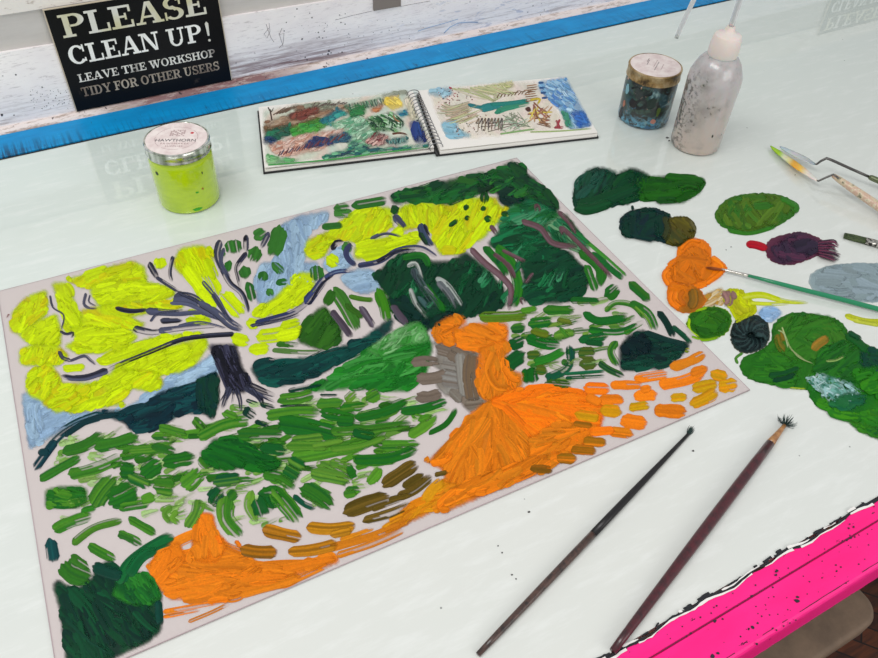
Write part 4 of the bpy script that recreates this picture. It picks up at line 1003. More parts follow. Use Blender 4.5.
for k in range(10): K([(120, 130, 110), (150, 160, 140)][k % 2], 0.8, (500+rnd()*20, 112+rnd()*4), (506+rnd()*20, 120+rnd()*4), (512+rnd()*20, 127))
K((200, 180, 60), 2.2, (530, 100), (540, 99), (537, 105))
KA([(538, 82), (566, 77.5), (578, 100), (592, 125), (584, 128), (570, 129), (561, 112), (553, 104), (546, 96), (539, 90)], [(110, 160, 200), (140, 184, 214), (80, 130, 190), (176, 204, 222)], 30, 3.2, 9, dens=1.3)
KA([(561, 110), (567, 112), (574, 128), (567, 128)], [(80, 160, 140), (60, 150, 120)], 65, 3)
KA([(572, 112), (584, 112), (590, 124), (578, 128)], [(60, 120, 190), (40, 100, 180)], 20, 3.5)
for k in range(4): K((30, 80, 130), 2.2, (538+k*1.2, 83+k*5), (544+k*1.2, 82.5+k*5))
for k in range(18): K([(150, 170, 140), (170, 190, 170), (120, 110, 100)][k % 3], 0.9, (478+rnd()*45, 116+rnd()*16), (484+rnd()*48, 117+rnd()*15))
for k in range(8): K([(110, 90, 70), (80, 70, 70)][k % 2], 1.2, (476+k*3.4, 124), (479+k*3.3, 118), (478+k*3.4, 131))
K((140, 180, 120), 1.8, (500, 134), (520, 131), (535, 129)); K((160, 180, 120), 1.4, (530, 132), (560, 131), (592, 128.5))
for k in range(10): K([(150, 110, 80), (120, 90, 70)][k % 2], 1.0, (535+rnd()*8, 116+rnd()*8), (547+rnd()*6, 120+rnd()*8))
Q.flush('page_painting', mink, pgr)
# ================================================================ PAINTING ON A CLEAR SHEET
moil = mat('oil_paint', (200, 200, 200), 0.4, spec=0.1); t = NT(moil)
ca = t.attr(alpha=True); nf = t.noise(t.coord(), 900, 3, 0.6); t.base(t.mix(t.math('MULTIPLY', t.bw(nf, 0.3, 0.75), 0.22), ca, (24, 24, 20))); t.bump(nf, 0.25, 0.0004)
ptg = empty('painting', 'landscape painting of a spreading tree in thick wet paint on a clear plastic sheet', 'painting', W(380, 360, 0), math.radians(-1.8))
mcl = mat('clear_film', (226, 215, 213), 0.3, spec=0.3, alpha=0.6)
cor = [W(-1.8, 292.6), W(59.8, 687.4), W(749.3, 390.7), W(516.5, 158.8)]
bm = bmesh.new(); lo = [bm.verts.new((p.x, p.y, 0.0003)) for p in cor]; hi = [bm.verts.new((p.x, p.y, 0.0014)) for p in cor]
bm.faces.new(lo); bm.faces.new(hi[::-1])
for k in range(4): bm.faces.new((lo[k], hi[k], hi[(k+1) % 4], lo[(k+1) % 4]))
bm_obj('sheet', bm, mcl, ptg)
med = mat('sheet_cut_edge', (176, 156, 160), 0.5)
for a, b in zip(cor, cor[1:]+cor[:1]): tube('cut_edge', [Vector((a.x, a.y, 0.0012)), Vector((b.x, b.y, 0.0012))], 0.0004, med, ptg, 6)
P = Paint(0.00145, 0.5)
K = lambda col, w, *pts, **kw: P.stroke(col, w, pts, **kw)
AR = P.area
YEL = [(200, 222, 0), (192, 214, 2), (206, 228, 6), (188, 204, 6)]; YD = [(202, 200, 8), (196, 188, 8), (200, 214, 4)]
SKY = [(156, 182, 204), (164, 190, 210), (144, 170, 196)]
# sky
AR([(22, 394), (33, 391), (58, 413), (83, 413), (120, 410), (140, 400), (170, 377), (195, 366), (218, 350), (218, 374), (163, 390), (145, 408), (105, 413), (65, 428), (30, 449)], SKY, -28, 8, 24, 1.6, h=0.3)
AR([(24, 402), (38, 402), (44, 430), (30, 448)], SKY, 80, 8, 24, 1.3, h=0.3)
AR([(283, 224), (300, 216), (330, 211), (324, 222), (308, 232), (303, 262), (318, 262), (316, 282), (296, 284), (280, 300), (258, 304), (254, 280), (262, 262), (276, 262)], SKY, -80, 9, 22, 1.4, h=0.3)
AR([(340, 276), (356, 270), (372, 270), (384, 280), (378, 290), (362, 294), (346, 286)], SKY, -10, 8, 20, 1.5, h=0.3)
AR([(322, 266), (332, 250), (345, 246), (355, 262), (345, 270), (330, 274)], SKY, -20, 7, 16, 1.2, h=0.3)
P.flush('sky_paint', moil, ptg)
# left tree, yellow leaves
AR([(10, 330), (13, 312), (24, 298), (46, 290), (48, 303), (46, 315), (36, 322), (30, 326), (18, 334)], YD+YEL, -55, 8, 20, 1.8)
AR([(19, 335), (40, 320), (56, 314), (62, 332), (60, 345), (50, 346), (30, 345)], YEL, -40, 7, 20, 1.8)
AR([(19, 350), (34, 344), (60, 346), (70, 356), (58, 365), (40, 366), (20, 364)], YD+YEL, -60, 7, 16, 1.8)
AR([(26, 388), (28, 372), (50, 362), (60, 376), (62, 386), (54, 408), (40, 400), (30, 396)], YD+YEL, -55, 8, 18, 1.7)
AR([(52, 283), (66, 282), (74, 300), (80, 318), (86, 330), (72, 332), (62, 312)], YEL, 62, 9, 24, 1.7)
AR([(66, 280), (92, 272), (110, 267), (132, 261), (144, 266), (148, 284), (130, 288), (108, 282), (84, 288)], YD+YEL+YEL, -24, 8, 24, 1.8)
AR([(90, 286), (112, 280), (148, 282), (172, 288), (176, 294), (160, 302), (118, 304), (104, 312), (92, 296)], YEL, -14, 7, 24, 1.8)
AR([(82, 310), (110, 304), (150, 302), (182, 303), (184, 308), (150, 312), (130, 318), (146, 324), (134, 330), (100, 330), (82, 326)], YD+YEL+YEL, 14, 8, 28, 1.9)
AR([(70, 328), (100, 328), (130, 330), (138, 336), (128, 346), (108, 352), (76, 352), (64, 346), (76, 340)], YEL, -12, 8, 28, 1.9)
AR([(96, 362), (118, 350), (150, 338), (182, 334), (208, 332), (200, 336), (160, 344), (130, 356), (108, 364)], YEL, -16, 7, 30, 2.0)
AR([(112, 370), (138, 352), (170, 346), (206, 336), (208, 346), (196, 364), (180, 372), (160, 374), (140, 382), (118, 384)], YEL, -32, 8, 28, 2.0)
AR([(62, 390), (90, 386), (116, 370), (132, 370), (160, 372), (163, 386), (146, 391), (132, 388), (120, 404), (92, 408), (70, 413), (58, 404)], YEL+YEL+YD[:1], -34, 8, 28, 2.0)
AR([(42, 404), (60, 384), (92, 384), (70, 410), (56, 412)], YD+YEL, -30, 8, 20, 1.6)
K(YEL[0], 8, (62, 369), (86, 367)); K(YEL[0], 13, (159, 257), (161, 270)); K(YEL[1], 8, (186, 320), (212, 321)); K(YEL[0], 6, (188, 310), (206, 318))
AR([(173, 262), (180, 249), (200, 245), (212, 250), (213, 264), (206, 276), (190, 280), (178, 272)], YEL+YD, 55, 9, 22, 2.0)
K(YEL[0], 14, (185, 266), (198, 284), (210, 300)); K(YEL[0], 13, (204, 268), (214, 285), (218, 296)); K(YEL[2], 15, (200, 290), (214, 310)); K(YEL[0], 17, (222, 293), (232, 304), (243, 316)); K(YEL[1], 10, (206, 258), (216, 280))
K(YEL[0], 13, (231, 338), (250, 342)); K(YEL[2], 12, (249, 350), (270, 348)); K(YEL[0], 12, (246, 323), (259, 324)); K(YEL[0], 14, (256, 337), (280, 334), (303, 325)); K(YEL[2], 12, (275, 338), (302, 332)); K(YEL[1], 8, (280, 326), (300, 321))
AR([(252, 314), (262, 306), (275, 298), (290, 283), (300, 272), (314, 274), (315, 290), (296, 305), (270, 315), (256, 318)], YEL, -40, 9, 24, 2.2)
P.flush('left_tree_leaf_paint', moil, ptg)
# second tree, yellow leaves
AR([(305, 255), (307, 240), (328, 232), (340, 236), (330, 246), (325, 256), (312, 259)], YEL+YD, -30, 9, 18, 2.0)
AR([(322, 236), (340, 224), (355, 210), (372, 205), (392, 209), (392, 226), (380, 234), (366, 242), (352, 242), (340, 240)], YEL+YD, -52, 8, 22, 2.2)
AR([(354, 258), (356, 244), (382, 238), (404, 234), (424, 236), (416, 244), (390, 254), (370, 260)], YEL, -12, 9, 30, 2.2)
AR([(398, 232), (402, 206), (420, 201), (450, 205), (452, 230), (436, 236), (424, 226)], YEL+YD, -100, 9, 26, 2.2)
AR([(432, 240), (446, 206), (470, 198), (496, 197), (500, 206), (512, 205), (506, 218), (492, 226), (484, 238), (470, 243), (460, 254), (440, 254)], YEL+YD, -60, 9, 26, 2.2)
K(YEL[0], 13, (326, 257), (339, 265)); K(YD[0], 9, (440, 250), (458, 250)); K(YEL[0], 9, (390, 238), (404, 228)); K(YEL[0], 9, (384, 248), (410, 240))
P.flush('right_tree_leaf_paint', moil, ptg)
# green leaf dabs
GL = [(58, 122, 48), (44, 110, 44), (70, 134, 60)]
for w_, *p in [(17, (232, 240), (235, 254)), (8, (229, 260), (227, 272)), (12, (254, 238), (266, 230)), (14, (257, 247), (252, 262)), (12, (243, 266), (247, 279)), (16, (281, 226), (277, 242), (271, 257)), (9, (272, 263), (284, 274)), (11, (264, 271), (262, 282)), (9, (248, 282), (253, 302)), (7, (276, 283), (288, 281)), (8, (267, 289), (273, 296)), (14, (316, 265), (318, 281)), (11, (343, 243), (351, 252)), (9, (333, 214), (354, 213)), (7, (322, 227), (343, 225)), (9, (352, 206), (388, 200)), (8, (334, 208), (350, 206)), (6, (222, 250), (224, 262))]:
    K(GL[rng.integers(3)], w_, *p, col2=GL[rng.integers(3)], dry=0.12)
P.flush('leaf_dab_paint', moil, ptg)
# forest
D1, D2, D3, D4 = (8, 66, 42), (4, 50, 40), (16, 92, 56), (24, 110, 48)
AR([(393, 204), (390, 195), (412, 189), (450, 180), (484, 172), (484, 192), (470, 196), (450, 204), (420, 200)], [D4, D1, (40, 100, 40)], -14, 9, 22, 2.2)
AR([(478, 176), (500, 168), (512, 161), (522, 168), (545, 190), (560, 208), (552, 216), (528, 206), (508, 198), (496, 192), (480, 194)], [D1, D2, (20, 80, 36), D4], 30, 9, 22, 2.4)
AR([(496, 188), (518, 190), (524, 202), (510, 208), (500, 202)], [(2, 34, 36), D2], 10, 9, 16, 1.6)
AR([(512, 206), (530, 200), (558, 212), (568, 228), (545, 232), (520, 224), (500, 232), (498, 222)], [(40, 140, 96), D3, D4, (90, 160, 120)], -24, 6, 22, 1.6, dry=0.3)
AR([(488, 244), (500, 230), (530, 224), (552, 240), (562, 248), (540, 262), (516, 256), (500, 252)], [D3, (20, 120, 76), D1], -8, 7, 30, 2.0, dry=0.2)
AR([(545, 225), (566, 214), (590, 246), (586, 256), (566, 246), (552, 240)], [(40, 130, 90), D3, (120, 170, 130)], 40, 6, 22, 1.3, dry=0.35)
AR([(520, 262), (545, 246), (570, 252), (586, 270), (590, 280), (584, 292), (566, 302), (530, 303), (516, 296), (524, 280)], [D1, D2, D3, (4, 74, 50)], -22, 9, 28, 2.2)
AR([(374, 276), (388, 262), (402, 252), (420, 252), (432, 262), (450, 262), (466, 252), (486, 268), (504, 288), (506, 306), (486, 312), (462, 318), (436, 322), (418, 328), (404, 316), (396, 308), (384, 292)], [D1, D2, (6, 60, 40), D1, D3], -60, 10, 26, 2.4)
AR([(380, 300), (404, 296), (424, 318), (420, 328), (405, 322)], [D2, (4, 44, 40)], 40, 9, 20, 1.6)
AR([(428, 318), (455, 312), (462, 322), (440, 322), (426, 332), (418, 328)], [(4, 34, 36), D2], -20, 8, 18, 1.8)
K((30, 116, 34), 11, (496, 246), (510, 262), (518, 285), (514, 308), col2=(60, 140, 40)); K((34, 118, 36), 8, (484, 246), (498, 262), (508, 276), col2=D3)
K((50, 130, 40), 11, (580, 250), (600, 268), (600, 286), col2=(20, 90, 40)); K((44, 120, 40), 8, (586, 264), (596, 292)); K((72, 150, 60), 4, (585, 240), (606, 258), (626, 276)); K((24, 110, 50), 6, (592, 252), (612, 270), (624, 279)); K((40, 130, 70), 4, (576, 232), (590, 244))
K((34, 120, 40), 7, (402, 258), (422, 256), (430, 268), col2=D1); K((26, 110, 30), 7, (424, 284), (436, 300), (446, 312))
AR([(386, 290), (404, 268), (450, 270), (490, 256), (530, 226), (560, 246), (580, 270), (560, 300), (480, 310), (420, 318)], [(30, 120, 76), (10, 84, 50), (70, 150, 110)], -60, 5, 18, 0.14, dry=0.6, film=0)
AR([(395, 202), (450, 184), (505, 168), (550, 200), (500, 196), (440, 200)], [(50, 126, 50), (30, 110, 60), (2, 50, 30)], -30, 5, 16, 0.35, dry=0.4, film=0)
for col_, w_, *p in [((196, 200, 194), 5, (407, 266), (416, 264), (422, 280)), ((196, 200, 194), 5, (410, 288), (416, 304), (428, 318)), ((180, 186, 182), 6, (436, 278), (448, 286), (462, 306)), ((70, 86, 88), 8, (412, 268), (424, 288), (440, 310)), ((50, 60, 66), 4, (413, 268), (416, 282)), ((104, 106, 110), 7, (438, 281), (450, 296), (456, 308)), ((60, 90, 90), 5, (418, 296), (432, 312)), ((120, 126, 126), 3, (424, 286), (438, 300))]:
    K(col_, w_, *p, col2=(60, 76, 76), dry=0.4, h=0.4)
PL = (92, 66, 70)
for w_, *p in [(6, (521, 221), (540, 228), (553, 243), (578, 247)), (5, (558, 211), (570, 223), (576, 234)), (5, (560, 226), (573, 238), (600, 265), (612, 279)), (6, (470, 248), (485, 263), (503, 278), (511, 290), (509, 310)), (5, (493, 253), (508, 265), (515, 279)), (6, (536, 203), (539, 213)), (5, (490, 225), (497, 234)), (4, (533, 273), (525, 284)), (5, (521, 297), (524, 305)), (6, (560, 226), (566, 236)), (4, (502, 250), (526, 262))]:
    K(PL, w_, *p, col2=(120, 96, 104), dry=0.25, h=0.5)
for w_, *p in [(5, (449, 226), (458, 220)), (6, (463, 206), (469, 209)), (5, (464, 218), (470, 218)), (5, (480, 208), (487, 209)), (7, (484, 218), (492, 220)), (9, (485, 192), (484, 204)), (6, (501, 213), (508, 215)), (9, (391, 207), (399, 213))]:
    K((26, 92, 30), w_, *p, col2=(10, 60, 36))
P.flush('forest_paint', moil, ptg)
# branches, roots and trunk
NA, NG = (26, 26, 38), (82, 86, 108)
AR([(209, 345), (236, 344), (242, 366), (252, 384), (246, 392), (228, 392), (224, 380), (216, 362)], [NA, (18, 18, 28), (66, 66, 88)], 64, 5, 26, 2.4, dry=0.15)
for w_, *p in [(7, (230, 386), (226, 398), (222, 410)), (5, (236, 388), (240, 400), (241, 413)), (7, (244, 386), (258, 396), (264, 406)), (8, (246, 384), (262, 391), (276, 396)), (4, (248, 388), (264, 397), (275, 402)), (3, (234, 390), (232, 404)), (4, (232, 346), (238, 360)), (4, (252, 388), (262, 402)), (4, (228, 392), (220, 402))]:
    K(NA, w_, *p, col2=NG, mix=0.25, dry=0.3, taper=0.35)
B_ = [(NA, 5, (234, 334), (205, 336), (180, 340), (150, 352), (125, 362), (104, 372)), (NA, 7, (108, 370), (88, 377), (74, 378), (61, 376)), (NA, 7, (133, 328), (150, 332), (162, 331)), (NG, 6, (158, 331), (190, 327), (218, 325)), (NA, 5, (115, 308), (130, 311), (148, 310)), (NG, 7, (146, 311), (176, 313), (200, 312), (226, 320)), (NA, 6, (160, 321), (183, 320)), (NG, 3, (150, 322), (158, 314), (180, 311)),
      (NA, 7, (148, 262), (153, 270), (158, 279)), (NA, 4, (156, 277), (176, 290), (188, 298)), (NG, 11, (172, 298), (190, 298), (206, 307)), (NA, 4, (178, 292), (198, 302), (214, 317)), (NA, 4, (173, 256), (170, 272), (172, 282)), (NA, 7, (220, 240), (217, 256), (224, 274)), (NA, 6, (222, 268), (230, 283), (242, 294), (249, 313)), (NG, 4, (224, 248), (221, 262), (230, 278)), (NA, 6, (246, 235), (246, 252)), (NA, 5, (247, 252), (237, 266), (238, 276), (242, 290)), (NA, 6, (269, 232), (261, 248)), (NG, 5, (202, 281), (218, 300), (228, 318), (243, 329)), (NA, 4, (212, 294), (224, 312), (234, 326)), (NG, 8, (198, 302), (215, 312), (230, 325), (243, 330)), (NG, 4, (170, 303), (190, 305), (216, 318)), (NG, 3, (178, 326), (200, 322), (226, 328)),
      ((52, 60, 98), 7, (254, 324), (276, 318), (294, 312), (310, 300)), (NA, 4, (250, 326), (280, 320), (300, 314)), ((60, 70, 112), 10, (305, 304), (316, 290), (326, 276)), ((60, 70, 110), 5, (324, 278), (336, 272), (356, 270)), (NA, 3, (312, 300), (322, 284), (334, 274)), ((70, 76, 108), 6, (357, 266), (380, 261), (398, 250), (420, 248), (437, 257)), (NA, 4, (376, 262), (396, 252), (416, 249)), ((60, 64, 96), 6, (351, 243), (346, 252), (349, 260), (357, 266)), (NA, 6, (332, 250), (336, 243), (344, 242)), (NG, 4, (370, 239), (385, 233), (402, 236)), ((90, 94, 120), 8, (393, 215), (399, 221), (406, 228)), ((70, 84, 110), 8, (420, 223), (424, 236), (433, 246)), ((40, 100, 60), 5, (419, 232), (428, 246)), (NA, 4, (424, 224), (430, 236))]
for c_, w_, *p in B_: K(c_, w_, *p, col2=NA if c_ != NA else NG, mix=0.2, dry=0.22, h=0.5, taper=0.15)
for w_, *p in [(2.5, (50, 295), (53, 307), (64, 315), (62, 330)), (3, (60, 331), (66, 334), (73, 333), (71, 338)), (3, (86, 293), (84, 304), (90, 308), (98, 308)), (2, (90, 295), (89, 302), (96, 306)), (4, (59, 351), (63, 358), (72, 361)), (3, (70, 361), (84, 356), (90, 360), (96, 365))]:
    K((80, 80, 96), w_, *p, col2=NA, dry=0.3, h=0.3)
P.flush('tree_trunk_paint', moil, ptg)
# little trees and hedge
AR([(298, 342), (303, 325), (316, 310), (325, 306), (340, 325), (342, 342), (322, 350)], [(44, 98, 28), (56, 112, 34), (34, 84, 28)], -58, 7, 28, 2.4)
K((60, 120, 40), 14, (333, 288), (344, 304), (358, 330), col2=(80, 140, 60)); K((50, 108, 30), 10, (334, 290), (325, 306)); K((72, 142, 28), 13, (377, 288), (384, 304), (388, 322), col2=(40, 110, 30)); K((80, 130, 40), 5, (348, 296), (362, 299), (374, 300)); K((60, 110, 34), 6, (345, 304), (364, 318)); K((90, 130, 70), 5, (272, 350), (300, 352), (320, 352), dry=0.3); K((60, 120, 40), 6, (276, 344), (300, 345), dry=0.3)
for w_, *p in [(7, (331, 310), (342, 324), (352, 338)), (7, (360, 306), (368, 318), (374, 328)), (7, (392, 304), (400, 316), (408, 326))]: K((76, 66, 78), w_, *p, col2=(110, 104, 116), mix=0.2)
AR([(251, 368), (257, 361), (290, 360), (310, 357), (340, 347), (365, 337), (385, 322), (393, 318), (391, 330), (375, 345), (350, 356), (326, 371), (300, 382), (275, 386), (258, 381)], [(6, 62, 58), (8, 48, 50), (14, 80, 72)], -17, 8, 34, 2.4)
AR([(96, 412), (140, 412), (147, 405), (160, 392), (190, 385), (216, 373), (219, 378), (210, 412), (180, 414), (160, 428), (130, 430), (125, 423)], [(4, 44, 54), (6, 36, 46), (14, 70, 72)], -24, 9, 30, 2.4)
AR([(197, 378), (219, 374), (218, 405), (212, 420), (200, 410)], [(6, 62, 48), (4, 48, 46)], 80, 9, 24, 2.0)
K((16, 72, 76), 11, (104, 414), (76, 424), (56, 438), (42, 456), col2=(4, 36, 48), dry=0.3); K((8, 46, 58), 9, (56, 440), (44, 456), (34, 470), col2=(20, 80, 80), dry=0.2); K((8, 50, 56), 6, (64, 436), (90, 420), (120, 414)); K((10, 54, 60), 8, (38, 452), (50, 452))
P.flush('hedge_paint', moil, ptg)
# slope and meadow
SG = [(36, 132, 48), (28, 114, 40), (80, 170, 84), (40, 140, 44)]
AR([(300, 392), (330, 377), (352, 360), (372, 348), (392, 334), (412, 322), (424, 326), (432, 345), (430, 360), (425, 376), (410, 390), (380, 391), (350, 388)], SG, -22, 8, 34, 2.2, dry=0.22)
AR([(366, 350), (396, 330), (420, 322), (430, 340), (400, 346), (380, 356)], [(110, 186, 110), (60, 150, 60), (150, 204, 150)], -38, 5, 20, 1.0, dry=0.45)
A1, A2, A3, A4, A5 = (60, 126, 38), (40, 118, 32), (90, 154, 46), (20, 100, 44), (112, 164, 60)
ME = [(A1, 10, (62, 452), (84, 446), (104, 434)), (A1, 11, (94, 447), (116, 443), (139, 436)), (A1, 8, (39, 480), (60, 468), (81, 457)), (A1, 10, (68, 475), (96, 468), (122, 457)), (A1, 8, (129, 451), (152, 449), (172, 444)), (A3, 16, (92, 508), (102, 492), (115, 477)), (A2, 20, (108, 502), (122, 496), (137, 488)), (A2, 15, (120, 470), (136, 472)), (A2, 15, (142, 476), (152, 468), (162, 462)), (A2, 13, (162, 463), (195, 457)), (A3, 8, (158, 427), (176, 432), (188, 435)), (A3, 7, (152, 436), (172, 436)), (A2, 18, (153, 484), (176, 486)), (A3, 15, (182, 488), (192, 480), (202, 470)), (A2, 19, (203, 452), (215, 466)), (A3, 8, (193, 418), (206, 432)), (A1, 9, (198, 438), (218, 429)), (A4, 10, (128, 476), (150, 486)),
      (A5, 6, (172, 506), (165, 514), (172, 524)), (A5, 5, (178, 510), (172, 518), (180, 524)), (A5, 11, (187, 529), (196, 514), (200, 498)), ((8, 74, 56), 13, (212, 506), (220, 492)), (A2, 10, (198, 437), (225, 424), (250, 420)), (A1, 10, (236, 434), (284, 434)), (A3, 10, (266, 416), (294, 412), (320, 412)), (A3, 11, (278, 400), (298, 398), (315, 393)), ((36, 116, 34), 16, (278, 423), (310, 428), (343, 436)), (A2, 13, (320, 411), (340, 414), (356, 420)), (A5, 8, (290, 441), (325, 437)), (A3, 12, (290, 458), (325, 452), (358, 444), (388, 430)), (A1, 8, (343, 425), (372, 428), (400, 425)), (A2, 9, (368, 415), (384, 414), (400, 407)), (A5, 8, (345, 402), (356, 391)), (A3, 12, (366, 400), (380, 392)), (A4, 10, (260, 448), (287, 450)), (A4, 22, (285, 464), (302, 474)), (A1, 10, (262, 474), (280, 478), (295, 488)), (A5, 15, (318, 465), (335, 472), (352, 482)), (A2, 9, (352, 459), (375, 461), (398, 459)), (A3, 9, (371, 483), (381, 468)), (A3, 8, (345, 491), (361, 490)),
      ((10, 88, 52), 11, (212, 482), (242, 478)), ((8, 80, 54), 13, (210, 502), (222, 488)), (A1, 9, (228, 500), (237, 490)), (A2, 20, (258, 498), (284, 496)), ((50, 120, 50), 16, (302, 487), (316, 494), (332, 504)), (A1, 15, (227, 496), (226, 518), (241, 537)), (A5, 9, (252, 490), (249, 506), (257, 521)), (A4, 18, (258, 496), (266, 516)), (A2, 15, (272, 488), (286, 504), (300, 522)), (A1, 14, (300, 486), (316, 495), (332, 508)), ((10, 70, 66), 5, (293, 495), (304, 504), (316, 509)), (A5, 12, (310, 472), (350, 480)), (A3, 8, (343, 495), (357, 492)), (A2, 9, (355, 418), (380, 412), (408, 401)), (A2, 8, (400, 412), (425, 408), (448, 400)), (A2, 12, (336, 421), (355, 422)), (A2, 8, (330, 432), (365, 430), (412, 424)), (A3, 9, (408, 437), (422, 428), (437, 416)), (A2, 5, (428, 434), (446, 424), (457, 408)), (A1, 9, (330, 448), (360, 444), (388, 434)), (A3, 10, (380, 446), (420, 445)), (A2, 9, (353, 460), (390, 458), (418, 448)), (A3, 9, (368, 484), (382, 467)), (A5, 9, (330, 462), (352, 466)),
      (A2, 9, (286, 446), (330, 446)), (A1, 8, (152, 446), (176, 452)), (A5, 6, (312, 446), (345, 440)), (A3, 9, (316, 404), (344, 402)), (A2, 9, (340, 408), (366, 405)), (A4, 9, (352, 432), (376, 436)), (A3, 8, (222, 412), (238, 418)), (A2, 12, (356, 470), (346, 474))]
MP = [(60, 440), (150, 420), (200, 412), (260, 400), (330, 392), (420, 396), (455, 405), (430, 430), (400, 462), (345, 506), (300, 515), (250, 530), (222, 520), (190, 520), (120, 515), (60, 520), (45, 490)]
AR(MP, [(150, 186, 110), (110, 160, 70), (170, 196, 140)], -14, 6, 20, 0.28, dry=0.6, film=0, h=0.3)
AR([(100, 445), (200, 425), (280, 420), (360, 400), (440, 408), (400, 455), (330, 490), (230, 480), (120, 490)], [A1, A2, A3, (50, 100, 30)], -12, 7, 20, 0.22, dry=0.3, film=0, h=0.5)
for c_, w_, *p in ME: K(c_, w_*1.17, *p, col2=A5 if rnd() < 0.4 else A4, mix=0.22, dry=0.14, h=0.6)
AR([(200, 454), (215, 438), (240, 440), (262, 453), (282, 462), (278, 470), (245, 468), (212, 470)], [(20, 108, 32), (28, 118, 36), (14, 92, 36)], 18, 10, 30, 2.2)
AR([(45, 508), (46, 490), (64, 486), (86, 488), (88, 500), (78, 508)], [A2, A3, (30, 110, 40)], 5, 9, 20, 2.0)
for w_, *p in [(10, (243, 409), (256, 417)), (5, (254, 421), (270, 426)), (6, (260, 404), (275, 408)), (2.5, (280, 406), (313, 405)), (3, (320, 395), (338, 395)), (5, (288, 391), (322, 384)), (4, (246, 400), (258, 404))]: K((6, 60, 48), w_, *p, dry=0.25)
for c_, w_, *p in [((60, 136, 40), 12, (52, 531), (70, 522), (92, 515)), ((74, 128, 40), 8, (72, 544), (94, 528), (122, 520)), ((56, 120, 40), 9, (128, 518), (142, 526), (156, 534)), ((50, 118, 38), 10, (88, 545), (102, 553), (116, 560)), ((50, 112, 44), 9, (118, 533), (130, 538), (142, 545)), (A2, 9, (118, 508), (150, 503)), (A2, 8, (80, 512), (96, 508)), (A3, 10, (140, 500), (156, 496))]: K(c_, w_, *p, col2=A3)
P.flush('meadow_paint', moil, ptg)
# right meadow
RM_ = [((98, 128, 34), 10, (478, 317), (500, 317), (528, 315)), (A3, 5, (520, 311), (538, 308)), ((28, 108, 32), 8, (543, 310), (575, 310)), ((30, 110, 40), 6, (570, 300), (600, 301)), ((40, 118, 34), 12, (606, 298), (618, 286)), ((34, 108, 40), 8, (629, 282), (650, 301)), ((30, 118, 40), 7, (583, 313), (600, 321), (628, 317)), (A3, 5, (605, 312), (615, 303), (632, 305), (645, 318)), ((44, 124, 46), 6, (630, 302), (648, 312), (657, 330)), (A5, 3, (634, 306), (646, 318), (652, 330)), ((40, 130, 40), 6, (588, 330), (618, 332), (638, 325)), ((20, 98, 50), 8, (578, 340), (608, 336)), (A3, 7, (617, 340), (611, 352), (618, 366)), ((12, 88, 42), 11, (508, 347), (525, 339)), ((12, 84, 42), 9, (510, 329), (526, 327)), ((20, 108, 40), 10, (528, 324), (553, 321)), ((108, 128, 32), 8, (530, 331), (550, 335)), ((20, 116, 34), 10, (525, 337), (542, 343), (560, 345)), ((14, 90, 42), 14, (501, 370), (513, 361), (525, 353)), ((100, 120, 36), 8, (526, 355), (541, 355)), ((50, 138, 44), 8, (533, 363), (550, 358), (565, 350)), ((20, 108, 32), 15, (530, 367), (531, 384)), ((20, 90, 70), 8, (545, 379), (565, 370), (571, 360)), ((16, 78, 66), 8, (571, 362), (570, 345)), (A5, 8, (553, 336), (575, 332)), ((108, 128, 44), 6, (556, 320), (573, 324)), ((88, 108, 40), 11, (578, 353), (596, 353)), ((88, 108, 40), 10, (580, 365), (598, 363)), ((30, 110, 80), 3, (564, 374), (605, 371)), ((20, 90, 60), 3, (565, 378), (605, 376)), ((8, 62, 50), 6, (598, 362), (610, 370), (624, 376)), ((92, 112, 34), 9, (535, 369), (548, 371)), ((60, 98, 24), 10, (544, 384), (572, 386)), ((14, 80, 44), 5, (585, 342), (605, 344)), ((188, 188, 24), 5, (684, 350), (690, 350)), (A3, 4, (560, 328), (570, 338))]
AR([(510, 312), (580, 300), (620, 296), (650, 320), (616, 340), (612, 372), (570, 382), (515, 378)], [(120, 160, 70), (60, 120, 50), (150, 180, 120)], -8, 6, 18, 0.3, dry=0.5, film=0, h=0.4)
for c_, w_, *p in RM_: K(c_, w_*1.15, *p, col2=A3 if rnd() < 0.3 else A4, mix=0.15, dry=0.12)
AR([(620, 347), (628, 336), (640, 330), (656, 336), (672, 342), (690, 344), (684, 353), (672, 358), (664, 368), (645, 368), (622, 371), (619, 360)], [(6, 36, 36), (10, 62, 52), (4, 28, 34), (16, 76, 60)], -6, 8, 26, 1.7, dry=0.25)
AR([(620, 346), (640, 334), (652, 342), (650, 354), (626, 356)], [(3, 26, 32), (4, 34, 36)], 20, 8, 18, 1.6)
K((8, 50, 44), 7, (658, 311), (666, 322), (674, 338)); K((20, 84, 60), 5, (672, 326), (684, 336), (692, 344)); K((10, 50, 46), 6, (644, 332), (668, 340), (690, 346))
P.flush('right_meadow_paint', moil, ptg)
